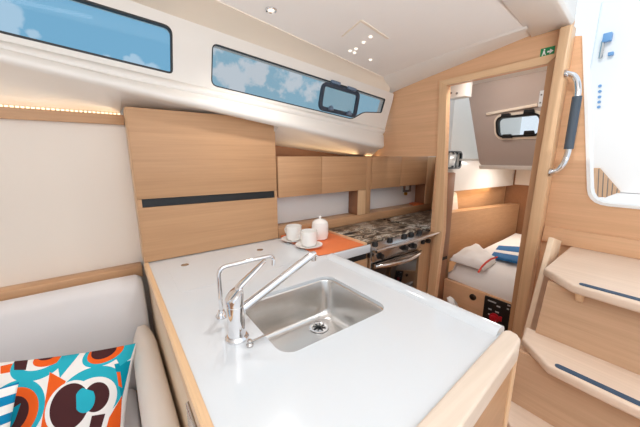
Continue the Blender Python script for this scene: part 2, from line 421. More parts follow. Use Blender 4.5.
# dark corner block of window 2 under the port
# ---- companionway hatch surround (hangs below the deck round the opening)
sfc = lambda x, t0, t1: t0+(t1-t0)*(x-.92)/(BX-.925)
m = Bm().hull8([(x, sfc(x, a_, b2_), z) for x in (.92, BX-.005) for a_, b2_, z in ((.525, .624, 1.995), (.405, .487, 1.998), (.392, .472, 2.0), (.384, .462, 2.012), (.384, .462, 2.42), (.525, .624, 2.42))], .004)
tag(obj('hatch_surround', m, gel), 'white moulded surround along the left edge of the companionway opening', 'hatch surround')['kind'] = 'structure'
m = Bm().box(.92, 1.80, -.60, -.472, 2.025, 2.3, .004); struct('trim_4', m, gel, 'white moulded surround along the far edge of the companionway opening', 'trim')

# white edging round the companionway cut-out
hp = [(.428, 1.945), (.308, 1.205), (-.308, 1.205), (-.428, 1.945)]
hp = rpoly(hp, [0, .07, .07, 0]); hi = [(y*.955 if abs(y) > .05 else y, z+.012) for y, z in hp]
hi = rpoly([(.416, 1.945), (.297, 1.217), (-.297, 1.217), (-.416, 1.945)], [0, .062, .062, 0])
m = Bm()
G = []
for (a, b), (c, d) in zip(hp, hi): G.append([(BX-.006, a, b), (BX-.006, c, d), (BX+.06, c, d), (BX+.06, a, b)])
m.grid(G, True); struct('trim_5', m, white_plastic, 'white edging round the companionway opening', 'trim')

# ================================================================== GALLEY CABINETS
YF = 1.52
tc_ = thing('tall_cabinet', 'tall oak cupboard with black grip slot, left end of the galley wall', 'cabinet', (.45, 1.6, .92))
obj('cabinet_body', Bm().box(.088, .802, YF+.02, 1.655, .921, 1.628, .001), oak_edge_z, tc_)
dU = obj('door', Bm().hull8([(x, y, z) for y in (YF, YF+.019) for x, z in ((.09, 1.228), (.80, 1.219), (.80, 1.629), (.09, 1.629))], .002), oakX, tc_)
dL = obj('door', Bm().hull8([(x, y, z) for y in (YF, YF+.019) for x, z in ((.09, .925), (.80, .925), (.80, 1.218), (.785, 1.218), (.785, 1.178), (.108, 1.188), (.108, 1.227), (.09, 1.227))], 0), oakX, tc_)
obj('grip_slot', Bm().hull8([(x, y, z) for y in (YF+.006, YF+.0185) for x, z in ((.109, 1.189), (.784, 1.179), (.784, 1.2175), (.109, 1.2265))]), rubber, tc_)

for i, (x0, xm, x1, lab) in enumerate(((.812, 1.137, 1.555, 'oak two-door wall cupboard next to the tall cabinet, above the tray'), (1.612, 1.962, 2.328, 'oak two-door wall cupboard above the stove, nearest the doorway'))):
    cb = thing('wall_cupboard', lab, 'cabinet', ((x0+x1)/2, 1.58, 1.18))
    obj('cabinet_body', Bm().box(x0, x1, YF+.018, 1.655, 1.178, 1.42, .001), oakX, cb)
    obj('door', Bm().box(x0, xm-.0015, YF, YF+.017, 1.174, 1.42, .0015), oakX, cb)
    obj('door', Bm().box(xm+.0015, x1, YF, YF+.017, 1.174, 1.42, .0015), oakX, cb)
dv = obj('divider_board', Bm().box(1.482, 1.556, YF+.012, 1.655, .985, 1.173, .001), brown_oakZ); obj('edge_strip', Bm().box(1.480, 1.558, YF+.004, YF+.0115, .985, 1.173, .001), oak_edge_z, dv); obj('filler_strip', Bm().box(1.5595, 1.610, YF+.004, 1.655, .985, 1.418, .001), oakZ, dv); tag(dv, 'upright oak divider between the two white splashback panels', 'divider')  # brown body puts the shade on its forward face into the colour
ep = obj('end_panel', Bm().box(2.332, 2.448, YF+.01, 1.655, .985, 1.419, .002), brown_oakZ); obj('edge_strip', Bm().box(2.330, 2.450, YF, YF+.0095, .985, 1.419, .001), oak_edge_z, ep); tag(ep, 'oak upright closing the galley at the doorway end', 'panel')  # shaded forward side likewise carried by the browner body colour
m = Bm().hull8([(x, y, z) for z in (0, 1.419) for x, y in ((1.792, 1.072), (2.47, 1.462), (2.47, 1.655), (2.455, 1.655), (2.455, 1.473), (1.792, 1.086))]); struct('wall_galley_end', m, oakZ, 'oak partition at the far end of the galley run', 'wall')
for x0, x1, lab in ((.812, 1.48, 'white splashback panel behind the orange tray and cups'), (1.612, 2.33, 'white splashback panel behind the stove, holding the socket')):
    tag(obj('splashback', Bm().box(x0, x1, 1.63, 1.655, .985, 1.172, .001), splash_m), lab, 'splashback')
m = Bm().box(.806, 2.446, YF+.004, 1.655, .921, .983, .003); tag(obj('counter_ledge', m, oakX), 'low oak ledge along the back of the stove and counter', 'ledge')
# power socket
so = thing('power_socket', 'grey power socket on the white splashback beside the doorway', 'socket', (2.12, 1.629, 1.11))
q = at(407, 188, 'y', 1.625)
obj('socket_plate', Bm().plate(rrect(q.x-.055, q.x+.05, q.z-.035, q.z+.04, .006), [rrect(q.x-.034, q.x+.03, q.z-.018, q.z+.022, .004)], fy(1.616, .0135)), grey_plastic, so)
obj('socket_insert', Bm().box(q.x-.033, q.x+.029, 1.622, 1.6295, q.z-.017, q.z+.021, .001), white_plastic, so)
obj('plug', Bm().cyl((q.x-.02, 1.612, q.z-.05), (q.x-.02, 1.6295, q.z-.05), .014), gold, so)

# ================================================================== WORKTOP
top = thing('worktop', 'white L-shaped galley worktop with raised edge around the sink', 'worktop', (.48, .9, .89))
sk = rrect(.305, .710, .567, .905, .045, 8)
ri, rj, ro, rp = [at(x, y, 'z', .934) for x, y in ((503, 330), (414, 427), (521, 342), (461, 427))]
def xt(a, b, X): return a.y+(b.y-a.y)*(X-a.x)/(b.x-a.x)
slab = [(.104, xt(ri, rj, .104)-.012), (.858, xt(ri, rj, .858)-.012), (.858, 1.085), (1.140, 1.085), (1.140, 1.518), (.80, 1.518), (.80, 1.655), (.104, 1.655)]
m = Bm().plate(slab, [sk], fz(.92, -.012)); obj('slab', m, counter_m, top)
# raised white lip along the aft edge
P = []
for y in (.284, .5, .8, 1.0, 1.072):
    P.append([(.828, y, .9195), (.836, y, .932), (.846, y, .937), (.868, y, .938), (.878, y, .934), (.883, y, .925), (.883, y, .89), (.86, y, .89)])
m = Bm(); g = m.grid(P, True); m.b.faces.new(g[0]); m.b.faces.new(g[-1][::-1]); obj('raised_lip', m, counter_m, top, angle=50)
# white front edge in front of the tray
obj('front_edge', Bm().box(.884, 1.150, 1.073, 1.084, .884, .931, .003), counter_m, top)
obj('lid', Bm().plate(rrect(.165, .80, 1.10, 1.505, .012), [], fz(.9202, .0006)), counter_m, top)

# wood edging
eg = top
P = []
for y in (.20, .6, 1.0, 1.519):
    P.append([(.104, y, .890), (.104, y, .9235), (.100, y, .926), (.089, y, .926), (.084, y, .922), (.084, y, .890)])
m = Bm(); g = m.grid(P, True); m.b.faces.new(g[0]); m.b.faces.new(g[-1][::-1]); obj('side_strip', m, oak_edge_y, eg)
rail = [(.105, xt(ro, rp, .105)), (.82, xt(ro, rp, .82)), (.850, xt(ro, rp, .85)+.004), (.866, xt(ro, rp, .866)+.016), (.872, xt(ro, rp, .87)+.036), (.862, xt(ri, rj, .86)-.004), (.845, xt(ri, rj, .845)), (.105, xt(ri, rj, .105))]
t = bmesh.new(); vs = [t.verts.new((x, y, .884)) for x, y in rail]; fc = t.faces.new(vs)
r = bmesh.ops.extrude_face_region(t, geom=[fc])
nv = [v for v in r['geom'] if isinstance(v, bmesh.types.BMVert)]
for v in nv: v.co.z = .935
bmesh.ops.bevel(t, geom=[e for e in t.edges if all(v.co.z > .93 for v in e.verts)], offset=.007, segments=4, profile=.5, affect='EDGES')
m = Bm(); m.add(t); obj('end_rail', m, oak_pale, eg, angle=45)

# cabinet below the worktop
gc = thing('galley_cabinet', 'oak base cabinet carrying the sink, its pale side facing the sofa', 'cabinet', (.48, .9, 0))
obj('side_panel', Bm().box(.092, .108, .24, 1.519, .02, .888, .001), wood('panel_oak_pale', (226, 203, 176), 'Y', .4, .05), gc)
obj('end_panel', Bm().hull8([(x, y, z) for z in (.02, .8815) for x, y in ((.108, xt(ro, rp, .108)+.012), (.84, xt(ro, rp, .84)+.014), (.84, xt(ro, rp, .84)+.03), (.108, xt(ro, rp, .108)+.03))]), oakX, gc)
obj('end_post', Bm().box(.842, .868, .236, .262, .02, .882, .004), oak_edge_z, gc)
obj('aft_panel', Bm().box(.850, .866, .264, 1.06, .02, .888, .001), oakY, gc)
hd = obj('latch_plate', Bm().box(.080, .0915, .40, .625, .70, .872, .003), steel, gc)
obj('latch_tab', Bm().box(.0745, .0798, .40, .50, .70, .76, .002), white_plastic, hd)

# drawer unit between sink leg and stove
du = thing('drawer_unit', 'oak drawer unit with black grip slot under the orange tray', 'cabinet', (1.0, 1.3, 0))
obj('cabinet_body', Bm().box(.884, 1.150, 1.112, 1.518, .02, .8835, .001), oakZ, du)
dr = obj('drawer', Bm().box(.886, 1.148, 1.092, 1.111, .62, .842, .002), oakX, du)
obj('grip_slot', Bm().box(.896, 1.138, 1.096, 1.111, .8425, .872, .001), rubber, dr)

# ================================================================== SINK AND TAPS
sn = thing('sink', 'square stainless steel sink set into the white worktop', 'sink', (.5, .735, .74))
def loop(d, z, r):
    return [(x, y, z) for x, y in rrect(.305+d, .710-d, .567+d, .905-d, r, 8)]
P = [loop(-.012, .9075, .055), loop(-.001, .9075, .045), loop(.002, .900, .045), loop(.009, .79, .047), loop(.013, .768, .052), loop(.022, .754, .048), loop(.036, .748, .042), loop(.10, .7455, .03), loop(.150, .744, .01)]
m = Bm(); g = m.grid(P, True); m.b.faces.new(g[-1]); m.recalc = True
obj('bowl', m, steel_bowl, sn, angle=70)
dn = at(320, 328, 'z', .745); dx, dy = dn.x-.002, dn.y+.004
dr_ = obj('drain', Bm().lathe([(.040, .7475), (.040, .7495), (.034, .751), (.030, .7495), (.027, .7465), (.0, .7462)], (dx, dy, 0), 28), chrome, sn)
m = Bm().lathe([(.0, .753), (.007, .752), (.009, .747), (.009, .7465)], (dx, dy, 0), 14)
for k in range(8):
    a = k*math.pi/4; m.tube([(dx+.008*math.cos(a), dy+.008*math.sin(a), .7485), (dx+.025*math.cos(a), dy+.025*math.sin(a), .7485)], .0022, 6)
obj('strainer', m, black, dr_)

mt = thing('mixer_tap', 'chrome single-lever mixer tap with long angled spout beside the sink', 'tap', (.237, .713, .92))
bx, by = .237, .713
obj('base_ring', Bm().lathe([(0, .9205), (.032, .9205), (.032, .926), (.027, .931), (0, .931)], (bx, by, 0)), chrome, mt)
obj('tap_body', Bm().lathe([(.0245, .931), (.0238, .96), (.0238, 1.020), (.0228, 1.021), (.0228, 1.025), (0, 1.025)], (bx, by, 0)), chrome, mt)
tip = at(265.5, 261, 'z', 1.122); dirv = Vector((tip.x-bx, tip.y-by, 0)); LL = dirv.length; dirv.normalize(); sd = Vector((-dirv.y, dirv.x, 0)); slp = (1.122-1.058)/LL
def hz(z, r, k, up): a_ = 2*math.pi*k/28; q_ = dirv*(r*math.cos(a_))+sd*(r*math.sin(a_)); return Vector((bx, by, 0))+q_+Vector((0, 0, z+up*slp*r*math.cos(a_)))
m = Bm(); g = m.grid([[hz(z, r, k, u) for k in range(28)] for z, r, u in ((1.0255, .0238, 0), (1.050, .0245, .8), (1.056, .0235, 1), (1.059, .018, 1), (1.060, .004, 1))], True); m.b.faces.new(g[-1]); m.b.faces.new(g[0][::-1]); obj('tap_head', m, chrome, mt, angle=50)
P = []
for t_, wd, th in ((.004, .004, .003), (.008, .013, .009), (.025, .0125, .010), (.05, .0105, .009), (LL-.02, .0088, .0075), (LL-.004, .008, .006), (LL, .004, .003)):
    c_ = Vector((bx, by, 1.0615+slp*t_))+dirv*t_
    P.append([c_+sd*wd*math.copysign(abs(math.cos(u))**.6, math.cos(u))+Vector((0, 0, 1))*th*.6*math.copysign(abs(math.sin(u))**.6, math.sin(u)) for u in [2*math.pi*k/16 for k in range(16)]])
m = Bm(); g = m.grid(P, True); m.b.faces.new(g[0]); m.b.faces.new(g[-1][::-1]); obj('lever', m, chrome, mt, angle=60)
# spout
E_ = at(314, 253, 'z', 1.118); Mx = at(283, 274.5, 'z', 1.075)
s0 = Vector((bx+.018, by+.002, 1.000)); s1 = Vector((E_.x, E_.y, 1.118))
v_ = (s1-s0)
pts = [s0+v_*t_ for t_ in (0, .15, .5, .9)]+[s0+v_*.96+Vector((0, 0, -.001)), s1+Vector((.004, 0, -.004))]
sp = obj('spout', Bm().tube(pts, [.0135, .0128, .0115, .0115, .0118, .0105], 16), chrome, mt)
obj('aerator', Bm().tube([s1+Vector((-.004, -.002, -.006)), s1+Vector((-.003, -.002, -.024))], .0085, 14), steel, sp)

wt = thing('water_tap', 'thin chrome swan-neck water tap behind the mixer tap', 'tap', (.237, .846, .92))
px_, py_ = .237, .846
obj('base_ring', Bm().lathe([(0, .9205), (.019, .9205), (.019, .926), (.013, .934), (.009, .944), (0, .944)], (px_, py_, 0), 22), chrome, wt)
q1 = at(273, 256, 'z', 1.088); q2 = at(275.5, 266, 'z', 1.055)
top_ = Vector((px_, py_, 1.085)); en = Vector((q1.x, q1.y, 1.090))
d_ = (en-top_); 
pts = [Vector((px_, py_, .94)), Vector((px_, py_, 1.0))]+arc((px_, py_, 1.055), (px_, py_, 1.085), top_+d_*.16, 8)+[top_+d_*.5]+arc(top_+d_*.9, en, en+Vector((.0, 0, -.016)), 6)+[en+Vector((0, 0, -.034))]
obj('tube', Bm().tube(pts, .0068, 12), chrome, wt)

pc = thing('plug_control', 'small steel pull knob with a thin rod on the sink edge', 'plug control', (.25, .66, .92))
obj('knob', Bm().lathe([(0, .9205), (.009, .9205), (.0095, .926), (.006, .930), (.007, .936), (.005, .9395), (0, .940)], (.252, .658, 0), 18), steel, pc)
obj('rod', Bm().tube([(.258, .659, .932), (.29, .663, .931), (.328, .671, .927)], .0026, 8), steel, pc)
for (x, y), lab in (((185, 265), 'round steel flush catch near the tall cabinet corner of the worktop'), ((260, 250), 'round steel flush catch left of the orange tray')):
    p = at(x, y, 'z', .921); ct = thing('flush_catch', lab, 'catch', (p.x, p.y, .9208), 'steel flush catches in the worktop')
    obj('rim', Bm().lathe([(.0135, .921), (.0175, .921), (.0175, .9228), (.0145, .9232), (.0135, .9225)], (p.x, p.y, 0), 24), steel, ct)
    obj('button', Bm().lathe([(0, .921), (.013, .921), (.013, .922), (0, .9224)], (p.x, p.y, 0), 24), steel, ct)

# ================================================================== TRAY AND CHINA
tr = thing('serving_mat', 'orange non-slip mat in a shallow white-edged recess by the stove', 'mat', (1.0, 1.3, .92))
obj('mat_base', Bm().hull8([(x, y, z) for z in (.9212, .9245) for x, y in ((.818, 1.118), (.885, 1.105), (1.132, 1.105), (1.132, 1.50), (.818, 1.512))], .001), orange_m, tr)
obj('mat_edge', Bm().hull8([(x, y, z) for z in (.9212, .9385) for x, y in ((1.1325, 1.092), (1.1395, 1.092), (1.1395, 1.512), (1.1325, 1.512))], .001), oak_edge_y, tr)
obj('mat_edge', Bm().hull8([(x, y, z) for z in (.9212, .9385) for x, y in ((.818, 1.5125), (1.1395, 1.5125), (1.1395, 1.518), (.818, 1.518))], .001), orange_m, tr)

def on_mat(x, y): p = at(x, y, 'z', .9255); return p.x, p.y
def saucer_at(x, y, lab):
    s = tag(obj('saucer', Bm().lathe([(0, 0), (.034, 0), (.038, .003), (.074, .0125), (.076, .015), (.072, .0145), (.040, .0068), (0, .0062)], (0, 0, 0), 40), ceramic, origin=(0, 0, 0)), lab, 'saucer', 'white saucers on the orange mat')
    s.location = (x, y, .9248); return s
def cup_at(x, y, rz, lab):
    c = thing('cup', lab, 'cup', (x, y, .9315), 'white cups on the orange mat')
    b = obj('cup_body', Bm().lathe([(0, .0), (.032, 0), (.041, .006), (.045, .018), (.0465, .045), (.047, .086), (.0448, .0865), (.0442, .045), (.042, .018), (.030, .008), (0, .0075)], (0, 0, 0), 40), ceramic); b.parent = c; b.location = (0, 0, 0)
    hpts = [(.036*math.cos(rz)+.0, .036*math.sin(rz), .052)]
    dv_ = Vector((math.cos(rz), math.sin(rz), 0))
    hp_ = [dv_*.045+Vector((0, 0, .066)), dv_*.062+Vector((0, 0, .068)), dv_*.070+Vector((0, 0, .054)), dv_*.065+Vector((0, 0, .034)), dv_*.044+Vector((0, 0, .026))]
    h = obj('handle', Bm().tube([p+c.location for p in hp_], .0042, 10), ceramic, c)
    return c
x1, y1 = on_mat(294, 240.5); x2, y2 = on_mat(309, 246.5)
sA = saucer_at(x1, y1, 'white saucer under the cup farther left, by the tall cabinet')
cA = cup_at(x1, y1, 1.9, 'white coffee cup farther left, nearest the tall cabinet')
sB = copy_tree(sA); sB.location = (x2, y2, .9248); sB['label'] = 'white saucer under the cup nearer the front of the mat'
cB = copy_tree(cA); cB.location = (x2, y2, .9315); cB['label'] = 'white coffee cup nearer the front edge of the orange mat'
x3, y3 = on_mat(320, 238.5)
pot = thing('sugar_pot', 'tall white lidded china pot with knob, right of the two cups', 'pot', (x3, y3, .925))
obj('pot_body', Bm().lathe([(0, .9252), (.040, .9252), (.047, .931), (.0505, .948), (.0515, .98), (.051, 1.014), (.048, 1.026), (0, 1.026)], (x3, y3, 0), 36), ceramic, pot)
ld = obj('lid', Bm().lathe([(.048, 1.0265), (.045, 1.033), (.033, 1.043), (.014, 1.050), (.006, 1.052), (0, 1.053)], (x3, y3, 0), 36), ceramic, pot)
obj('knob', Bm().lathe([(0, 1.051), (.007, 1.052), (.006, 1.057), (.010, 1.063), (.009, 1.069), (0, 1.072)], (x3, y3, 0), 20), ceramic, ld)
x4, y4 = on_mat(311, 232.5)
m = Bm()
t = bmesh.new(); bmesh.ops.create_icosphere(t, subdivisions=3, radius=1)
for v in t.verts: v.co = Vector((v.co.x*.034, v.co.y*.026, v.co.z*.020))*(1+.06*math.sin(v.co.x*9)*math.cos(v.co.y*7))
m.add(t, Matrix.Translation((x4, y4, .9445))); tag(obj('biscuit', m, biscuit_m), 'small brown biscuit behind the two white cups', 'biscuit')
p = at(424, 207.5, 'z', .986)
m = Bm().hull8([(x, y, z) for z in (.9838, .992) for x, y in ((2.17, 1.526), (2.329, 1.526), (2.329, 1.625), (2.24, 1.625))], .002)
tag(obj('folded_cloth', m, orange_m), 'small orange cloth on the oak ledge by the doorway', 'cloth')

# ================================================================== STOVE
st = thing('stove', 'stainless galley stove with reflection-painted glass lid, rail and dark oven door', 'stove', (1.4, 1.25, 0))
obj('oven_body', Bm().box(1.156, 1.605, 1.075, 1.517, .30, .885, .002), steel, st)
obj('hob_tray', Bm().box(1.156, 1.745, 1.035, 1.517, .886, .914, .003), steel, st)
obj('lid', Bm().box(1.166, 1.735, 1.125, 1.512, .9145, .9225, .002), lid_reflection_m, st)
obj('control_panel', Bm().box(1.160, 1.603, 1.052, 1.0745, .826, .884, .003), steel, st)
rl = obj('guard_rail', Bm().tube([(1.10, .985, .922), (1.14, .985, .922), (1.74, 1.008, .922), (1.752, 1.010, .922)], .0085, 12), chrome, st)
for x in (1.17, 1.72): obj('rail_bracket', Bm().tube([(x, .987+.02*(x-1.1)/.65, .920), (x, 1.034, .902)], .006, 8), steel, rl)
for x, y in ((375, 243), (390, 237.5), (404.5, 234), (411.5, 231.5), (419.5, 232)):
    p = at(x, y, 'y', 1.085)
    k = obj('knob', Bm().lathe([(.0, 0), (.019, 0), (.018, .012), (.0145, .022), (.0, .023)], (p.x, 1.085, .9145), 20), black, st)
    k.select_set(False)
for x, y in ((380, 256), (404.5, 247.5), (413, 245.5)):
    p = at(x, y, 'y', 1.045)
    obj('oven_knob', Bm().lathe([(.0, 0), (.021, 0), (.021, .004), (.017, .006), (.016, .026), (.0, .027)], (p.x, 1.0515, p.z), 20, Matrix.Rotation(math.pi/2, 4, 'X')), black, st)
od = obj('oven_door', Bm().box(1.162, 1.600, 1.056, 1.0745, .50, .815, .004), black_gloss, st)
obj('door_band', Bm().box(1.162, 1.600, 1.048, 1.0555, .792, .815, .002), steel, od)
hpz = [(1.165, 1.048, .803)]+[(1.165+.435*k/10, 1.048-.035*math.sin(math.pi*k/10)-.004, .803-.004*math.sin(math.pi*k/10)) for k in range(1, 10)]+[(1.60, 1.048, .803)]
obj('handle', Bm().tube(hpz, .013, 14), chrome, od)
# side panel beyond the oven and second lid
sd_ = thing('side_locker', 'oak locker front between the oven and the doorway', 'cabinet', (1.68, 1.1, 0))
obj('front_panel', Bm().box(1.607, 1.756, 1.075, 1.09, .02, .884, .001), oakZ, sd_)
for x, y in ((422, 241), (427.5, 240)):
    p = at(x, y, 'y', 1.07)
    obj('knob', Bm().lathe([(.0, 0), (.018, 0), (.016, .02), (.0, .022)], (p.x, 1.0745, p.z-.004), 18, Matrix.Rotation(math.pi/2, 4, 'X')), black, sd_)
fl = thing('cool_box', 'cool box with reflection-painted top behind the stove, nearest the doorway', 'cool box', (2.1, 1.35, 0))
cb_o = [(1.7925, 1.092), (2.44, 1.475), (2.44, 1.517), (1.7925, 1.517)]
obj('box_body', Bm().hull8([(x, y, z) for z in (.02, .912) for x, y in cb_o]), oakX, fl)
obj('lid', Bm().hull8([(x, y, z) for z in (.9125, .9235) for x, y in [(1.7615, 1.10), (1.79, 1.10)]+cb_o[1:3]+[(1.7615, 1.517)]], .002), lid_reflection_m, fl)
m = Bm().box(1.7625, 1.792, 1.105, 1.517, .80, .9115, .001); obj('front_strip', m, black, fl)

# ================================================================== COMPANIONWAY STAIRS
cs = thing('companionway_stairs', 'pale oak companionway steps with blue grip strips', 'stairs', (1.45, 0, 0))
so_ = [at(x, y, 'y', .37) for x, y in ((549, 237), (557, 240), (535, 328), (521.5, 341))]
bot = [so_[2]+(so_[2]-so_[1])*1.25, so_[3]+(so_[3]-so_[0])*1.25]
def stringer(sgn, par):
    pr = [so_[0], so_[1], bot[0], bot[1]]
    pr = [Vector((min(p.x, 1.757), .37, p.z)) for p in pr]
    a = [Vector((p.x, sgn*.372, p.z)) for p in pr]; b = [Vector((p.x, sgn*.352, p.z)) for p in pr]
    obj('stringer', Bm().hull8(a+b, .003), string_oak, par)
stringer(1, cs); stringer(-1, cs)
def tread(z, xf, xb, name, tape=True):
    # plan outline: chamfered front corners
    o = [(xb, .338), (xf+.10, .318), (xf+.004, .212), (xf, .10), (xf, -.10), (xf+.004, -.212), (xf+.10, -.318), (xb, -.338)]
    t = bmesh.new(); vs = [t.verts.new((x, y, z-.032)) for x, y in o]; fc = t.faces.new(vs)
    r = bmesh.ops.extrude_face_region(t, geom=[fc])
    for v in r['geom']:
        if isinstance(v, bmesh.types.BMVert): v.co.z = z
    bmesh.ops.recalc_face_normals(t, faces=t.faces[:])
    bmesh.ops.bevel(t, geom=[e for e in t.edges if abs(e.verts[0].co.z-e.verts[1].co.z) < 1e-5 and min(e.verts[0].co.x, e.verts[1].co.x) < xb-.01], offset=.008, segments=3, profile=.5, affect='EDGES')
    # curl up at the left end of the tread
    m = Bm(); m.add(t); tr_ = obj('tread', m, step_oak, cs, angle=45)
    if tape: obj('grip_strip', Bm().plate(rrect(xf+.014, xf+.036, -.20, .20, .0108), [], fz(z+.0003, .0022)), navy, tr_)
    return tr_
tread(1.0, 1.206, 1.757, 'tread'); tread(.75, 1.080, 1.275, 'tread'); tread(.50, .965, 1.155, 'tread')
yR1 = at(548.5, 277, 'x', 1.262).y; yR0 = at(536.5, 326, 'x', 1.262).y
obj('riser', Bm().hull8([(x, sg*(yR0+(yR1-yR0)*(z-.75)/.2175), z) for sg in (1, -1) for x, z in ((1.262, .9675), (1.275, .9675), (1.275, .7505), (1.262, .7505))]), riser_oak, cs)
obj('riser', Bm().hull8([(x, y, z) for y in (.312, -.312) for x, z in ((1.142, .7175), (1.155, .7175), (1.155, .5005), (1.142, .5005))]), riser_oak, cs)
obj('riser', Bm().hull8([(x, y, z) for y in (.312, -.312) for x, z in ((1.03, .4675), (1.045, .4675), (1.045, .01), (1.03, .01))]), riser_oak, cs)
obj('bracket', Bm().hull8([(x, y, z) for y in (.205, .185) for x, z in ((1.225, .9675), (1.2615, .9675), (1.2615, .925), (1.245, .935))], .002), oak_edge_x, cs)
m = Bm().hull8([(x, y, z) for y in (.452, -.452) for x, z in ((BX-.03, 1.0008), (BX-.001, 1.0008), (BX-.001, 1.075), (BX-.012, 1.075))], .003)
tag(obj('threshold_rail', m, oakY), 'oak rail along the foot of the companionway above the top step', 'rail')

# grab handle on the post
gh = thing('grab_handle', 'chrome grab handle with dark grip sleeve beside the companionway', 'handle', (1.70, .42, 1.55))
hx = 1.705
A0 = at(561, 74.5, 'x', hx); A1 = at(578, 92, 'x', hx); B1 = at(568, 152, 'x', hx); B0 = at(548, 172.5, 'x', hx)
A0.y = .449; B0.y = .449
cA1 = at(578.5, 76, 'x', hx); cB1 = at(564, 168, 'x', hx)
pts = [A0]+arc(A0+(cA1-A0)*.35, cA1, A1, 8)+[A1+(B1-A1)*.5]+arc(B1, cB1, B0+(cB1-B0)*.35, 8)+[B0]
ht = obj('handle_tube', Bm().tube(pts, .0125, 16), chrome, gh)
g0 = at(575.5, 96, 'x', hx); g1 = at(565.5, 151, 'x', hx)
g0 = A1+(B1-A1)*.07; g1 = A1+(B1-A1)*.95
obj('grip_sleeve', Bm().tube([g0, g1], .0175, 18), grip_m, gh)
for q in (A0, B0): obj('flange', Bm().tube([q+Vector((0, .0035, 0)), q+Vector((0, -.004, 0))], .021, 18), chrome, gh)

# exit sticker
ex = thing('exit_sign', 'small green exit sticker with a white arrow above the doorway', 'sign', (BX-.002, .548, 1.935))
q = at(547.5, 52, 'x', BX)
obj('sign_plate', Bm().box(BX-.0025, BX-.0003, q.y-.028, q.y+.028, q.z-.020, q.z+.020), green_m, ex)
def sgn(pl): return [(BX-.0034+.0006*w, q.y-u, q.z+v) for w in (0, 1) for u, v in pl]
obj('arrow', Bm().hull8(sgn([(.000, -.004), (.010, -.004), (.010, -.011), (.024, .0), (.010, .011), (.010, .004), (.0, .004)])), sign_white, ex)
fgm = Bm().hull8(sgn([(-.021, -.014), (-.017, -.014), (-.012, -.004), (-.008, -.013), (-.004, -.013), (-.009, .001), (-.010, .008), (-.016, .008), (-.018, -.002)])); fgm.lathe([(0, 0), (.0035, 0), (.0035, .0006), (0, .0006)], (BX-.0034, q.y+.0125, q.z+.0125), 12, Matrix.Rotation(math.pi/2, 4, 'Y'))
obj('running_figure', fgm, sign_white, ex)

# ================================================================== LEFT SIDE: trim, LED, sofa, cushions
m = Bm().hull8([(x, y, z) for x in (-1.6, .086) for y, z in ((1.635, 1.563), (1.659, 1.563), (1.659, 1.608), (1.65, 1.606), (1.645, 1.606), (1.640, 1.606), (1.632, 1.606))], .001)
tag(obj('valance', m, oakX), 'oak valance strip above the white panel left of the tall cabinet', 'valance')
lt = Bm()
for k in range(100):
    x = -1.4+k*.0148; lt.box(x, x+.009, 1.6355, 1.6465, 1.6065, 1.6125)
tag(obj('led_strip', lt, led_m), 'beaded warm light strip on top of the oak valance', 'light strip')
m = Bm().box(-1.6, .080, 1.585, 1.659, .835, .892, .003); tag(obj('shelf_rail', m, oakX), 'oak rail between the white panel and the sofa back', 'rail')

sf = thing('sofa', 'pale leather saloon settee against the white panel beside the galley', 'sofa', (-.4, 1.2, 0))
P = []
for X in [-1.6, -1.2, -.8, -.5, -.25, -.05, .045, .062, .070]:
    e = 0 if X < .03 else (X-.03)/.04
    d = e*e*.02
    P.append([(X, 1.575-d, .40), (X, 1.578-d, .83), (X, 1.57-d, .862-d), (X, 1.545, .872-d), (X, 1.50, .866-d), (X, 1.455, .845-d), (X, 1.425+d, .795-d), (X, 1.405+d, .75), (X, 1.375+d, .60), (X, 1.345+d, .44), (X, 1.36, .40)])
m = Bm(); g = m.grid(P, True); m.b.faces.new(g[0]); m.b.faces.new(g[-1][::-1]); obj('backrest', m, leather2, sf, angle=60)
m = Bm()
P = []
for y in (.10, .6, 1.0, 1.25, 1.34, 1.375):
    d = 0 if y < 1.3 else (y-1.3)/.075*.012
    P.append([(-.004+d, y, .40), (-.008+d, y, .60), (-.004+d, y, .665-d), (.006+d, y, .690-d), (.024, y, .703-d), (.05, y, .704-d), (.070-d, y, .694-d), (.080-d, y, .67-d), (.081-d, y, .40)])
g = m.grid(P, True); m.b.faces.new(g[0]); m.b.faces.new(g[-1][::-1]); obj('side_cushion', m, leather, sf, angle=60)
obj('seat_cushion', Bm().box(-1.6, -.012, .62, 1.34, .33, .452, .03, 4), leather2, sf)
obj('base', Bm().box(-1.6, .086, .66, 1.56, .01, .329, .002), oakX, sf)

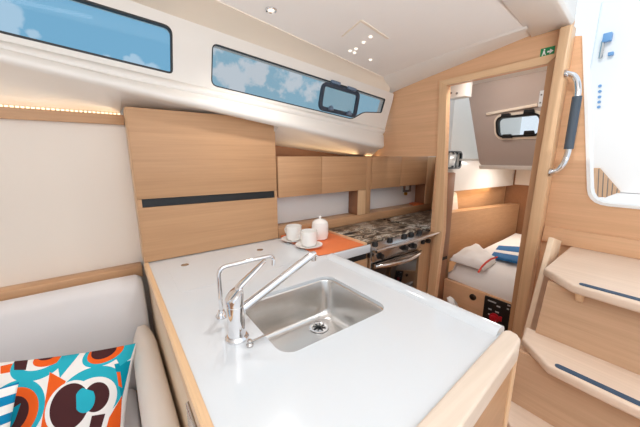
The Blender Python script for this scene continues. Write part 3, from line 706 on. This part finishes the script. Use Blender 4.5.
# ---- scatter cushions
def cushion_mesh(w, h, t, n=26):
    m = Bm()
    def pnt(u, v, s):
        su = math.copysign(abs(u), u); e = (1-u*u)*(1-v*v)
        x = w/2*u*(1-.07*(1-v*v)*0-.055*(1-v*v)*abs(u)); z = h/2*v*(1-.055*(1-u*u)*abs(v))
        th = t*(max(0, 1-u**2)**.55)*(max(0, 1-v**2)**.55)
        wr = .004*math.sin(7*u+3*v)*e+.003*math.sin(11*v-5*u)*e
        return (x, s*(th/2+wr), z)
    us = [math.sin(math.pi/2*(2*k/n-1)) for k in range(n+1)]
    for s in (-1, 1): m.grid([[pnt(u, v, s) for v in us] for u in us])
    return m
def pat_material(name, base, layers, rough=.85):
    m = bpy.data.materials.new(name); m.use_nodes = True; nt = m.node_tree; b = nt.nodes['Principled BSDF']; b.inputs['Roughness'].default_value = rough
    b.inputs['Specular IOR Level'].default_value = .2
    tcn = nt.nodes.new('ShaderNodeTexCoord'); sep = nt.nodes.new('ShaderNodeSeparateXYZ'); nt.links.new(tcn.outputs['Object'], sep.inputs[0])
    X_, Z_ = sep.outputs['X'], sep.outputs['Z']
    def math_(op, a, b_=None, c_=None):
        n = nt.nodes.new('ShaderNodeMath'); n.operation = op
        for i, v in enumerate((a, b_, c_)):
            if v is None: continue
            if isinstance(v, (int, float)): n.inputs[i].default_value = v
            else: nt.links.new(v, n.inputs[i])
        return n.outputs[0]
    def disc(cx, cz, rx, rz, rot=0):
        dx_ = math_('SUBTRACT', X_, cx); dz_ = math_('SUBTRACT', Z_, cz); c, s = math.cos(rot), math.sin(rot)
        a = math_('MULTIPLY_ADD', dx_, c/rx, math_('MULTIPLY', dz_, s/rx)); b_ = math_('MULTIPLY_ADD', dx_, -s/rz, math_('MULTIPLY', dz_, c/rz))
        return math_('LESS_THAN', math_('ADD', math_('MULTIPLY', a, a), math_('MULTIPLY', b_, b_)), 1.0)
    def half(p, q_):                         # left of the line p->q
        (x0, z0), (x1_, z1_) = p, q_
        return math_('GREATER_THAN', math_('MULTIPLY_ADD', X_, -(z1_-z0), math_('MULTIPLY_ADD', Z_, (x1_-x0), (z1_-z0)*x0-(x1_-x0)*z0)), 0.0)
    def poly(pts):
        A = sum(pts[i-1][0]*pts[i][1]-pts[i][0]*pts[i-1][1] for i in range(len(pts)))
        if A < 0: pts = pts[::-1]
        r_ = None
        for i in range(len(pts)):
            h_ = half(pts[i-1], pts[i]); r_ = h_ if r_ is None else math_('MULTIPLY', r_, h_)
        return r_
    rgb = nt.nodes.new('ShaderNodeRGB'); rgb.outputs[0].default_value = lin(base)+(1,); col = rgb.outputs[0]
    for L in layers:
        kind, col_rgb = L[0], L[-1]
        if kind == 'disc': mk = disc(*L[1])
        elif kind == 'poly': mk = poly(L[1])
        elif kind == 'dp': mk = math_('MULTIPLY', disc(*L[1]), poly(L[2]))
        mx = nt.nodes.new('ShaderNodeMix'); mx.data_type = 'RGBA'; nt.links.new(mk, mx.inputs['Factor']); nt.links.new(col, mx.inputs['A']); mx.inputs['B'].default_value = lin(col_rgb)+(1,); col = mx.outputs['Result']
    nt.links.new(col, b.inputs['Base Color'])
    n = nt.nodes.new('ShaderNodeTexNoise'); n.inputs['Scale'].default_value = 500; nt.links.new(tcn.outputs['Object'], n.inputs['Vector'])
    bp = nt.nodes.new('ShaderNodeBump'); bp.inputs['Strength'].default_value = .15; bp.inputs['Distance'].default_value = .001
    nt.links.new(n.outputs['Fac'], bp.inputs['Height']); nt.links.new(bp.outputs['Normal'], b.inputs['Normal'])
    return m
# plane of the big cushion from three measured corners
TRc = at(137, 342.5, 'x', .004); TRc = Vector((.006, 1.147, .752)); 
PW = .46
TRc = at(136.5, 343, 'y', 1.20); 
BRc = at(124, 470, 'y', 1.00)
zax = (TRc-BRc).normalized()
TL0 = at(-60, 338, 'y', 1.20)
xax = (TRc-TL0); xax = (xax-zax*xax.dot(zax)).normalized()
yax = zax.cross(xax)
PWd, PHt = .46, .44
cen = TRc-xax*PWd/2-zax*PHt/2
def loc_on(x, y, off=0.055):                 # measured point on the cushion front -> cushion x,z
    n_ = yax; o_ = cen-n_*off; d = ray(x, y); tt = (o_-CAM).dot(n_)/d.dot(n_); p = CAM+d*tt-cen
    return p.dot(xax), p.dot(zax)
def dsc(x, y, rx, ry, rot=0):
    c = loc_on(x, y); e = loc_on(x+rx, y); f_ = loc_on(x, y+ry)
    return (c[0], c[1], math.dist(c, e), math.dist(c, f_), rot)
def ply(*p): return [loc_on(*q_) for q_ in p]
OR, TE, BR, WH, DT = (236, 98, 34), (42, 176, 198), (74, 40, 42), (240, 238, 236), (0, 150, 176)
lay = [
 ('poly', ply((0, 348), (32, 351), (24, 357), (0, 353)), OR),
 ('poly', ply((0, 366), (22, 361), (22, 370), (0, 374)), OR),
 ('disc', dsc(40, 362, 26, 17, .35), TE), ('disc', dsc(42, 358, 20, 11, .25), WH),
 ('dp', dsc(40, 362, 26, 17, .35), ply((14, 350), (30, 353), (26, 370), (14, 370)), BR),
 ('disc', dsc(50, 358, 15, 7.5, .2), OR), ('disc', dsc(48, 355, 9, 4.5, .1), BR),
 ('poly', ply((58, 362), (66, 352), (86, 348), (60, 378)), TE),
 ('poly', ply((50, 372), (66, 381), (50, 430), (40, 430)), OR), 
 ('disc', dsc(93, 394, 32, 28, .1), TE), ('disc', dsc(92, 402, 25, 25, .1), WH),
 ('disc', dsc(71, 406, 22.5, 26, .2), WH),
 ('poly', ply((116, 364), (134, 360), (124, 400), (120, 384)), DT),
 ('poly', ply((118, 372), (122, 372), (124, 388), (120, 386)), OR),
 ('poly', ply((112, 346), (141, 338), (134, 358), (122, 366)), TE), ('disc', dsc(108, 352, 22, 12, .35), TE), ('disc', dsc(109, 351, 18.5, 10, .35), OR), ('disc', dsc(107, 350, 13, 7.5, .35), BR),
 ('disc', dsc(70, 406, 18, 23, .2), BR), ('disc', dsc(97, 397, 12.5, 15, .3), BR),
 ('dp', dsc(85, 400, 9.5, 13, .3), ply((76, 386), (103, 394), (88, 415), (76, 415)), TE),
 ('disc', dsc(12, 414, 30, 34, 0), TE), ('disc', dsc(11, 416, 25, 28, 0), OR), ('disc', dsc(10, 416, 17, 19, 0), BR),
 ('poly', ply((15, 420), (26, 400), (10, 410), (8, 440)), DT),
 ('poly', ply((92, 416), (106, 414), (98, 440), (86, 440)), BR),
 ('poly', ply((110, 418), (124, 396), (122, 440), (104, 440)), OR),
]
xl = loc_on(-2, 385)[0]
lay = [('disc', (xl-.085, .12, .08, .07, 0), TE), ('disc', (xl-.085, .12, .06, .052, 0), OR), ('disc', (xl-.08, .115, .036, .034, 0), BR), ('disc', (xl-.075, -.03, .072, .066, 0), OR), ('disc', (xl-.075, -.03, .05, .046, 0), WH), ('disc', (xl-.07, -.03, .032, .036, 0), TE), ('disc', (xl-.09, -.15, .07, .055, 0), BR), ('disc', (xl-.09, -.15, .045, .034, 0), TE)]+lay
pm = pat_material('retro_print', WH, lay)
m = cushion_mesh(PWd, PHt, .13); m.recalc = True
cu = obj('scatter_cushion', m, pm, angle=180, origin=(0, 0, 0)); tag(cu, 'cushion printed with orange, turquoise and brown rings on white, leaning on the sofa back', 'cushion')
cu.matrix_world = Matrix((xax, yax, zax)).transposed().to_4x4(); cu.matrix_world.translation = cen
# striped cushion in front of it
st_lay = [('poly', [(-.3, z0), (.3, z0+.03), (.3, z0+.03+.021), (-.3, z0+.021)], (10, 132, 182)) for z0 in [-.24+.041*k for k in range(12)]]
sm_ = pat_material('stripe_print', (238, 238, 236), st_lay)
m = cushion_mesh(.40, .40, .11)
cs2 = obj('scatter_cushion', m, sm_, angle=180, origin=(0, 0, 0)); tag(cs2, 'cushion with bright blue and white stripes in front of the ring-print cushion', 'cushion')
tr2 = at(19, 382, 'y', 1.0); x2a = (xax*math.cos(.10)+zax*math.sin(.10)).normalized(); z2a = (zax*math.cos(.10)-xax*math.sin(.10)).normalized(); y2a = z2a.cross(x2a)
c2 = tr2-x2a*.20-z2a*.20
cs2.matrix_world = Matrix((x2a, y2a, z2a)).transposed().to_4x4(); cs2.matrix_world.translation = c2

# ================================================================== CEILING LIGHTS
def ceil_at(x, y):
    z = 2.0
    for _ in range(6):
        p = at(x, y, 'z', z); z = ceilZ(p.x, p.y)
    return p
def downlight(x, y, r, lab, group):
    p = ceil_at(x, y); d = thing('downlight', lab, 'light', p+Vector((0, 0, -.001)), group)
    obj('bezel', Bm().lathe([(r*.62, -.001), (r, -.001), (r, -.005), (r*.9, -.008), (r*.62, -.006)], p, 24), chrome, d)
    obj('lens', Bm().lathe([(0, -.001), (r*.6, -.001), (r*.6, -.0055), (0, -.0065)], p, 24), lamp_m, d)
    return d, p
d0, p0 = downlight(271, 9, .024, 'round chrome ceiling downlight nearest the viewer, alone on the panel', None)
sp = [((350, 50.5), 'tiny ceiling stud at the left end of the small cluster'), ((354.5, 52.5), 'tiny ceiling stud lowest in the left knot of the cluster'), ((356, 48.5), 'tiny ceiling stud at the top of the left knot of the cluster'),
      ((363.5, 42), 'tiny ceiling stud in the middle of the row'), ((370.5, 36.5), 'tiny ceiling stud nearest the cream corner line'), ((370.5, 59.5), 'tiny ceiling stud nearest the long window, apart from the row')]
pr0 = None
for (x, y), lab in sp:
    p = ceil_at(x, y)
    if pr0 is None:
        pr0 = obj('ceiling_stud', Bm().lathe([(0, 0), (.009, 0), (.009, -.003), (.006, -.006), (0, -.007)], (0, 0, 0), 18), lamp_m, origin=(0, 0, 0)); o = pr0
    else: o = copy_tree(pr0)
    o.location = p+Vector((0, 0, -.0005)); tag(o, lab, 'ceiling stud', 'tiny bright studs in the ceiling panel')
# thin cream corner strip on the ceiling
a, b_, c_ = ceil_at(342, 36), ceil_at(361, 20), ceil_at(388, 38)
m = Bm()
dn_ = Vector((0, 0, -.004)); 
def strip(p, q_, w_):
    s = (q_-p).cross(Vector((0, 0, 1))).normalized()*w_
    m.hull8([p+s, q_+s, q_-s, p-s]+[v+dn_ for v in (p+s, q_+s, q_-s, p-s)])
strip(b_, c_, .006); strip(a, b_, .003)
tag(obj('corner_line', m, cove_m), 'thin cream corner line on the ceiling above the row of studs', 'ceiling trim')

# ================================================================== AFT CABIN
m = Bm().hull8([(x, y, z) for z in (.14, .18) for x, y in ((1.80, .50), (3.46, .94), (3.46, 1.3), (2.35, 1.33), (1.80, 1.05))]); struct('floor_aft', m, floor_oak, 'dark floor of the aft cabin beyond the doorway', 'floor')
# hull side, white upper part and oak lower part
m = Bm().hull8([(x, y, z) for z in (.18, .93) for x, y in ((1.975, 1.13), (2.36, 1.30), (2.55, 1.285), (3.45, 1.13), (3.45, 1.22), (2.36, 1.41))])
struct('wall_aft_lower', m, oakX, 'oak bunk side panel along the hull in the aft cabin', 'wall')
m = Bm().hull8([(x, y, z) for z in (.72, 1.13) for x, y in ((2.475, 1.42), (3.45, 1.28), (3.45, 1.33), (2.475, 1.47))])
struct('wall_aft_niche', m, oakX, 'oak back of the lit shelf niche in the aft cabin', 'wall')
m = Bm().box(3.465, 3.5, .95, 1.4, .18, 1.38); struct('wall_aft_end', m, walnutX, 'brown oak end wall of the aft cabin', 'wall')
m = Bm().box(3.44, 3.459, .94, 1.20, 1.13, 1.38, .003); obj_ = struct('wall_aft_end_upper', m, panel_white, 'white panel across the end of the aft cabin', 'wall')
m = Bm().hull8([(x, y, z) for z in (.14, 1.92) for x, y in ((1.795, .462), (3.46, .905), (3.46, .93), (1.795, .487))]); struct('wall_aft_right', m, gel, 'inner side wall of the aft cabin', 'wall')
m = Bm().hull8([(x, y, z) for z in (1.925, 1.955) for x, y in ((1.795, .462), (2.24, .585), (2.24, 1.45), (1.795, 1.30))]); struct('ceiling_aft', m, gel, 'white ceiling of the aft cabin', 'ceiling')
# sloping underside of the cockpit with oblong port
def slopeX(z): return 2.42-.42*(z-1.355)
fs = lambda u, v, w: Vector((slopeX(v)+w*.03, u, v))
def spx(pts):
    out = []
    for x, y in pts:
        X = 2.3
        for _ in range(6):
            p = at(x, y, 'x', X); X = slopeX(p.z)
        out.append((p.y, p.z))
    return out
pq = spx([(496.5, 117), (537.5, 109.5), (537.5, 134), (497.5, 138)])
# the port runs on behind the doorway jamb: give it its whole rounded length
dy_ = pq[0][0]-pq[1][0]
zc_, zh = (pq[0][1]+pq[3][1])/2, abs(pq[0][1]-pq[3][1])/2
pl_ = rrect(pq[0][0]-.27, pq[0][0]+.003, zc_-zh, zc_+zh, zh*.62, 8)
lft = spx([(470, 92), (481, 165)])
out_ = [(.625, 1.355), (lft[1][0], 1.352), (lft[1][0]+.012, 1.37), (lft[0][0]+.02, 1.97), (.625, 1.97)]
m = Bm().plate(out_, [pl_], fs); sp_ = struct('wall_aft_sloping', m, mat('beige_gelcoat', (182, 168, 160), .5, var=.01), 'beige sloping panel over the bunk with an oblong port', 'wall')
m = Bm().hull8([fs(u, v, w) for w in (-.5, 1) for u, v in ((.625, 1.325), (lft[1][0]+.01, 1.322), (lft[1][0]+.012, 1.3515), (.625, 1.3545))], .003); obj('lower_trim', m, gel, sp_)
m = Bm().hull8([fs(u, v, w) for w in (-.6, -.02) for u, v in spx([(487, 113), (487.5, 115.5), (538, 106.5), (538, 103.5)])], .002); obj('curtain_rail', m, cove_m, sp_)
m = Bm().hull8([(x, y, z) for z in (1.385, 1.40) for x, y in ((2.46, .66), (3.46, .93), (3.46, 1.215), (2.46, 1.30))]); struct('ceiling_aft_low', m, gel, 'low white ceiling over the foot of the bunk', 'ceiling')
w3 = thing('window_3', 'oblong port with dark frame in the aft cabin panel', 'window', fs(pq[0][0]-.15, zc_, 0)); w3['kind'] = 'structure'
m = Bm(); m.plate(pl_, [inset(pl_, .013)], lambda u, v, w: fs(u, v, -.5+1.4*w)); obj('window_frame', m, rubber, w3)
obj('glass', Bm().plate(inset(pl_, .010), [], lambda u, v, w: fs(u, v, .5+.15*w)), glass_clear, w3)
m = Bm(); m.plate(inset(pl_, -.016), [inset(pl_, .0)], lambda u, v, w: fs(u, v, -.16+.15*w)); obj('trim_ring', m, cove_m, w3)
for x, y in ((507, 116), (530, 112), (508, 136.5), (530, 133)):
    u, v = spx([(x, y)])[0]
    obj('clip', Bm().hull8([fs(u+du, v+dv, w) for w in (-.9, -.1) for du, dv in ((-.032, -.012), (.032, -.012), (.026, .014), (-.026, .014))], .003), rubber, w3)
# small port in the hull side
w4 = thing('window_4', 'small square port in the white hull side of the aft cabin', 'window', (2.4, 1.30, 1.38)); w4['kind'] = 'structure'
def hullY(X): return 1.36-.16*(X-1.80)/1.9
def hp_at(x, y):
    Y = 1.3
    for _ in range(5):
        p = at(x, y, 'y', Y); Y = hullY(p.x)
    return p
hc = hp_at(452.5, 160); ha = hp_at(445.5, 160); hb = hp_at(459.5, 160); ht_ = hp_at(452.5, 152); hbm = hp_at(452.5, 168)
hq = rrect(ha.x, hb.x, hbm.z, ht_.z, .03, 6)
fh_ = lambda u, v, w: Vector((u, hullY(u)-.001-w*.018, v))
struct('wall_aft_left', Bm().plate([(2.33, 1.12), (3.46, 1.12), (3.46, 1.92), (2.33, 1.92)], [hq], lambda u, v, w: Vector((u, hullY(u)+w*.04, v))), gel, 'white hull side inside the aft cabin', 'wall')
m = Bm().plate(inset(hq, -.008), [inset(hq, .007)], fh_); obj('window_frame', m, rubber, w4)
obj('glass', Bm().plate(inset(hq, .02), [], lambda u, v, w: Vector((u, hullY(u)+.012-w*.004, v))), glass_clear, w4)
for z_ in (hbm.z+.012, ht_.z-.012):
    for dx_ in (-.03, .03): obj('clip', Bm().box(hc.x+dx_-.014, hc.x+dx_+.014, hullY(hc.x)-.030, hullY(hc.x)-.0195, z_-.010, z_+.010, .002), rubber, w4)
# white bracket at the top of the doorway
p = at(458, 91, 'x', 1.95)
br = obj('bracket_box', Bm().box(1.93, 2.0, p.y-.07, p.y+.07, p.z-.045, 1.9245, .004), gel, bpy.data.objects['ceiling_aft'])
for dy2, dz2 in ((.035, -.01), (-.005, -.018)): obj('screw', Bm().cyl((1.927, p.y+dy2, p.z+dz2), (1.9315, p.y+dy2, p.z+dz2), .007, 12), grey_plastic, br)

# locker beside the bunk entry
lk = thing('locker', 'tall narrow brown oak locker just inside the cabin doorway on the left', 'cabinet', (1.88, 1.12, .18))
obj('locker_body', Bm().hull8([(x, y, z) for z in (.181, 1.31) for x, y in ((1.80, 1.066), (1.965, 1.066), (1.965, 1.155), (1.80, 1.069))]), brown_oakZ, lk)
obj('door', Bm().box(1.798, 1.958, 1.052, 1.0655, .70, 1.308, .002), brown_oakZ, lk)
obj('door', Bm().box(1.798, 1.958, 1.052, 1.0655, .20, .672, .002), brown_oakZ, lk)
obj('grip_slot', Bm().box(1.80, 1.956, 1.056, 1.0655, .673, .699), rubber, lk)

# bunk
bk = thing('bunk_base', 'oak bunk base under the mattress in the aft cabin', 'bunk', (2.7, .9, .18))
obj('front_panel', Bm().hull8([(x, y, z) for z in (.181, .522) for x, y in ((1.93, 1.048), (1.93, .53), (1.96, .53), (1.96, 1.048))], .001), oakY, bk)
obj('slat_board', Bm().hull8([(x, y, z) for z in (.49, .522) for x, y in ((1.966, .54), (3.43, .935), (3.43, 1.10), (2.3, 1.22), (1.975, 1.05))]), oakX, bk)
lk_ = at(473, 297, 'x', 1.93)
obj('lock', Bm().lathe([(0, 0), (.022, 0), (.022, .006), (.012, .014), (0, .015)], (1.9295, lk_.y, lk_.z), 20, Matrix.Rotation(-math.pi/2, 4, 'Y')), brass_dark, bk)
cpn = thing('control_panel', 'black switch panel with a red battery knob on the bunk front', 'switch panel', (1.925, .68, .33))
c1, c2_ = at(485.5, 296, 'x', 1.925), at(512, 331, 'x', 1.925)
yA, yB, zT, zB = c1.y, c2_.y-.015, .515, .305
obj('panel_plate', Bm().box(1.914, 1.929, yB, yA, zB, zT, .003), black, cpn)
kn = at(494.5, 317.5, 'x', 1.914)
obj('battery_knob', Bm().lathe([(0, 0), (.030, 0), (.030, .008), (.020, .010), (.018, .024), (0, .026)], (1.9138, kn.y, kn.z), 24, Matrix.Rotation(-math.pi/2, 4, 'Y')), red_m, cpn)
kn2 = at(500, 318.5, 'x', 1.914)
obj('switch', Bm().box(1.906, 1.9138, kn2.y-.012, kn2.y+.004, kn2.z-.016, kn2.z+.016, .002), red_m, cpn)
for x, y, wd in ((492, 301.5, .05), (498.5, 306.5, .022), (490, 309, .02), (497, 312, .022), (509, 305.5, .016), (489, 314, .012), (508, 309, .012)):
    q = at(x, y, 'x', 1.914); obj('marking', Bm().box(1.9128, 1.9139, q.y-wd/2, q.y+wd/2, q.z-.005, q.z+.004), text_white, cpn)

def soft_slab(outl, z0, z1, crown, n=18, wr=.006, seed=0):
    # quilted slab over a quad outline (4 corners, in order)
    a, b, c, d = [Vector((x, y, 0)) for x, y in outl]; m = Bm()
    us = [k/n for k in range(n+1)]
    def base(u, v): return (a*(1-u)+b*u)*(1-v)+(d*(1-u)+c*u)*v
    def hgt(u, v):
        e = min(u, 1-u, v, 1-v); r = min(1, e/.09); r = math.sqrt(max(0, 1-(1-r)**2))
        return z0+(z1-z0)*(.35+.65*r)+crown*math.sin(math.pi*u)*math.sin(math.pi*v)+wr*math.sin(9*u+5*v+seed)*math.sin(11*v-3*u+seed)*r
    T = [[Vector((base(u, v).x, base(u, v).y, hgt(u, v))) for v in us] for u in us]
    g = m.grid(T)
    B = [[m.b.verts.new((p.x, p.y, z0)) for p in row] for row in T]
    for i in range(n):
        for j in range(n): m.b.faces.new((B[i][j], B[i][j+1], B[i+1][j+1], B[i+1][j]))
    N = n
    rim = [(i, 0) for i in range(N)]+[(N, j) for j in range(N)]+[(i, N) for i in range(N, 0, -1)]+[(0, j) for j in range(N, 0, -1)]
    for k in range(len(rim)):
        (i, j), (i2, j2) = rim[k], rim[(k+1) % len(rim)]
        m.b.faces.new((g[i][j], g[i2][j2], B[i2][j2], B[i][j]))
    return m
tag(obj('mattress', soft_slab([(1.935, .535), (3.42, .93), (3.42, 1.11), (1.969, 1.048 if False else 1.045)], .5225, .642, .015, 22, .004), linen, angle=70), 'white sheeted mattress on the bunk in the aft cabin', 'mattress')
pw = thing('duvet', 'folded white duvet with red cord at the near end of the bunk', 'duvet', (2.2, .95, .66))
obj('duvet_cover', soft_slab([(1.972, .80), (2.20, .82), (2.46, 1.09), (1.975, 1.045)], .660, .705, .022, 18, .008, 2), linen, pw, angle=70)
pts = []
for x, y in ((478.5, 272.5), (481.5, 267.5), (486, 263), (491, 259.5), (497, 257.5)):
    p = at(x, y, 'z', .735); pts.append(p)
obj('cord', Bm().tube([p+Vector((0, 0, .003)) for p in pts], .006, 8), red_cloth, pw)
tg = [at(x, y, 'z', .69) for x, y in ((491, 255.5), (519, 262), (524, 247), (498.5, 245.5))]
tw = thing('towel', 'blue and white striped towel folded on the bunk', 'towel', (2.4, .8, .67))
def tq(u, v):
    return (tg[0]*(1-u)+tg[1]*u)*(1-v)+(tg[3]*(1-u)+tg[2]*u)*v
def band(v0, v1, mm, nm):
    m = Bm(); m.hull8([Vector((p.x, p.y, z)) for z in (.672, .692) for p in (tq(0, v0), tq(1, v0), tq(1, v1), tq(0, v1))], .004); obj(nm, m, mm, tw)
band(0, .34, blue_cloth, 'blue_band'); band(.345, .56, linen, 'white_band'); band(.565, 1, blue_cloth, 'blue_band')
# white cloth on the cabin floor
m = Bm(); n = 14
A_ = [at(x, y, 'x', 1.86) for x, y in ((448, 297), (441, 318), (486, 326))]
P = []
for i in range(n+1):
    u = i/n; row = []
    for j in range(n+1):
        v = j/n
        p = A_[0]*(1-u)+(A_[1]*(1-v)+A_[2]*v)*u
        row.append(Vector((1.86+.02*math.sin(9*u+7*v)-.05*u, p.y, p.z+.006*math.sin(14*v+4*u)*u)))
    P.append(row)
g0 = m.grid(P); m2 = [[p+Vector((.012, 0, 0)) for p in row] for row in P]; m.grid(m2)
tag(obj('sheet', m, linen, angle=80), 'white sheet hanging down in front of the bunk by the locker', 'sheet')
# lit curved cushion in the niche
m = Bm().hull8([(x, y, z) for y in (1.36, 1.40) for x, z in ((2.48, .90), (2.66, .90), (2.60, 1.09), (2.48, 1.12))], .02, 3)
tag(obj('back_cushion', m, leather), 'cream backrest cushion in the lit niche of the aft cabin', 'cushion')
lp = at(515, 208, 'x', 3.44)

# ================================================================== COCKPIT OUTSIDE
m = Bm().box(1.795, 4.6, -.6, .40, 1.10, 1.14); struct('deck', m, deck_white, 'white cockpit floor outside the companionway', 'deck')
hc_ = thing('helm_console', 'white cockpit console seen through the companionway', 'console', (3.3, .2, 1.14))
obj('console_body', Bm().box(3.2, 3.45, -.45, .70, 1.141, 2.6, .02), deck_white, hc_)
for x, y in ((600, 86), (599.8, 91.5), (599.5, 97), (599.2, 102), (598.8, 107)):
    q = at(x, y, 'x', 3.198); obj('button', Bm().lathe([(0, 0), (.011, 0), (.010, .008), (0, .009)], (3.1985, q.y, q.z), 14, Matrix.Rotation(-math.pi/2, 4, 'Y')), sky_blue, hc_)
q = at(607, 38, 'x', 3.19); obj('instrument', Bm().box(3.16, 3.199, q.y-.03, q.y+.02, q.z-.03, q.z+.03, .004), sky_blue, hc_)
q = at(602, 50, 'x', 3.19); obj('grab_bar', Bm().tube([(3.18, q.y, q.z-.06), (3.18, q.y, q.z+.06)], .012, 10), steel, hc_)
q = at(611, 54, 'x', 3.19); obj('instrument', Bm().box(3.17, 3.199, q.y-.015, q.y+.015, q.z-.012, q.z+.012, .003), sky_blue, hc_)
q4 = [at(x, y, 'x', 3.195) for x, y in ((594, 168), (600, 168), (620, 191), (619, 198), (593, 197))]
n_ = 6; tkp = obj('teak_panel', Bm().hull8([Vector((3.185, p.y, p.z)) for p in q4]+[Vector((3.1995, p.y, p.z)) for p in q4]), teak, hc_)
m = Bm()
for k in range(1, 6):
    x = 593+k*4.6; yt = 168 if x < 600 else 168+(x+1-600)*1.15
    a, b2 = at(x+1.3, yt+1, 'x', 3.183), at(x, 197, 'x', 3.183)
    m.tube([(3.1845, a.y, a.z), (3.1845, b2.y, b2.z)], .003, 6)
obj('seam', m, grey_plastic, tkp)

# ================================================================== LIGHT
def area(name, loc, rot, sx, sy, e, col):
    l = bpy.data.lights.new(name, 'AREA'); l.shape = 'RECTANGLE'; l.size = sx; l.size_y = sy; l.energy = e; l.color = col
    o = bpy.data.objects.new(name, l); C.objects.link(o); o.location = loc; o.rotation_euler = rot; return o
area('overhead_fill', (-.25, -.15, 2.03), (0, 0, 0), .5, .5, 4, (.96, .98, 1))  # unseen fill added overhead for soft light, no hatch modelled
area('valance_light', (-.65, 1.62, 1.618), (math.radians(195), 0, 0), 1.4, .02, .09, (1, .80, .52))
area('cupboard_light', (1.2, 1.60, 1.428), (math.radians(180), 0, 0), .66, .03, .2, (1, .70, .36))
area('cupboard_light', (1.97, 1.60, 1.424), (math.radians(180), 0, 0), .7, .03, .20, (1, .70, .36))
area('niche_light', (2.85, 1.30, 1.118), (0, 0, 0), .6, .03, 1.0, (1, .72, .40))
area('cabin_fill', (1.835, .82, 1.908), (0, math.radians(-20), 0), .06, .2, 2.6, (1, .95, .90))  # unseen fill added so the aft cabin is not dark
area('ceiling_fill', (-.1, -.80, 1.12), (math.radians(183), 0, 0), 2.0, .15, 74, (.93, .97, 1))  # unseen uplight added to brighten the ceiling
area('bunk_fill', (2.85, .98, 1.38), (0, math.radians(15), 0), .3, .1, 8.0, (1, .96, .92))  # fill added under the low ceiling to brighten the bed
def point(name, loc, e, r=.03, col=(1, .9, .78)):
    l = bpy.data.lights.new(name, 'SPOT'); l.energy = e; l.shadow_soft_size = r; l.color = col; l.spot_size = 2.4; l.spot_blend = 1
    o = bpy.data.objects.new(name, l); C.objects.link(o); o.location = loc; return o
point('downlight_beam', p0+Vector((0, 0, -.02)), 18, col=(1, .97, .93))

sl_ = bpy.data.lights.new('sun', 'SUN'); sl_.energy = 1.3; sl_.angle = .01; sl_.color = (1, .97, .92)
so2 = bpy.data.objects.new('sun', sl_); C.objects.link(so2); so2.location = (0, 0, 5); so2.rotation_euler = Vector((1, .12, -.8)).to_track_quat('-Z', 'Y').to_euler()
# ---- sky with clouds
w = bpy.data.worlds.new('sky'); S.world = w; w.use_nodes = True; nt = w.node_tree; nt.nodes.clear()
out = nt.nodes.new('ShaderNodeOutputWorld'); bg = nt.nodes.new('ShaderNodeBackground'); tcn = nt.nodes.new('ShaderNodeTexCoord')
def N(t, **k):
    n = nt.nodes.new(t)
    for a_, v in k.items(): setattr(n, a_, v)
    return n
def mth(op, a_, b_=None, clamp=False):
    n = N('ShaderNodeMath', operation=op, use_clamp=clamp)
    for i, v in enumerate((a_, b_)):
        if v is None: continue
        if isinstance(v, (int, float)): n.inputs[i].default_value = v
        else: nt.links.new(v, n.inputs[i])
    return n.outputs[0]
nz = N('ShaderNodeTexNoise'); nz.inputs['Scale'].default_value = 15; nz.inputs['Detail'].default_value = 8; nz.inputs['Roughness'].default_value = .62
nt.links.new(tcn.outputs['Generated'], nz.inputs['Vector'])
acc = None
for x, y, rad, st_ in ((137, 63, 7, 1.0), (128, 62, 5, .9), (152, 70, 7, .9), (108, 59, 5, .7), (10, 14, 12, 1.0), (4, 30, 12, .9), (33, 33, 6, .6), (255, 66, 13, .6), (285, 76, 14, .65), (232, 77, 12, .6), (218, 50, 9, .4), (310, 88, 10, .4)):
    d = ray(x, y).normalized(); d2 = ray(x+rad, y).normalized(); cr = d.dot(d2)
    dt = N('ShaderNodeVectorMath', operation='DOT_PRODUCT'); nt.links.new(tcn.outputs['Generated'], dt.inputs[0]); dt.inputs[1].default_value = d
    v = mth('DIVIDE', mth('SUBTRACT', dt.outputs['Value'], 1-(1-cr)*2.6), (1-cr)*2.6)
    v = mth('MULTIPLY', mth('MAXIMUM', v, 0.0), st_)
    acc = v if acc is None else mth('MAXIMUM', acc, v)
cl = mth('ADD', acc, mth('MULTIPLY', mth('SUBTRACT', nz.outputs['Fac'], .5), 2.6))
rp = N('ShaderNodeMapRange', interpolation_type='SMOOTHSTEP'); rp.inputs['From Min'].default_value = .22; rp.inputs['From Max'].default_value = .60; nt.links.new(cl, rp.inputs['Value'])
cm = mth('MULTIPLY', rp.outputs['Result'], mth('GREATER_THAN', acc, 0.0))
# the rest of the sky (away from the window side) is whitened, put in for neutral cabin light
sepn = N('ShaderNodeSeparateXYZ'); nt.links.new(tcn.outputs['Generated'], sepn.inputs[0])
rest = N('ShaderNodeMapRange', interpolation_type='SMOOTHSTEP'); rest.inputs['From Min'].default_value = .57; rest.inputs['From Max'].default_value = .36
nt.links.new(sepn.outputs['Y'], rest.inputs['Value'])
fac = mth('MAXIMUM', mth('MULTIPLY', cm, .6), rest.outputs['Result'], True)
skyc = N('ShaderNodeMix', data_type='RGBA'); nt.links.new(fac, skyc.inputs['Factor'])
skyc.inputs['A'].default_value = (.56, 1.10, 1.50, 1); skyc.inputs['B'].default_value = (1.66, 1.80, 1.96, 1)
# horizon haze below
nt.links.new(skyc.outputs['Result'], bg.inputs['Color']); bg.inputs['Strength'].default_value = .80
nt.links.new(bg.outputs[0], out.inputs['Surface'])

S.view_settings.view_transform = 'Standard'; S.view_settings.look = 'None'; S.view_settings.exposure = -0.42; S.view_settings.gamma = 1
S.cycles.max_bounces = 10; S.cycles.diffuse_bounces = 6; S.cycles.transparent_max_bounces = 12
S.cycles.sample_clamp_indirect = 8
S.cycles.use_denoising = True
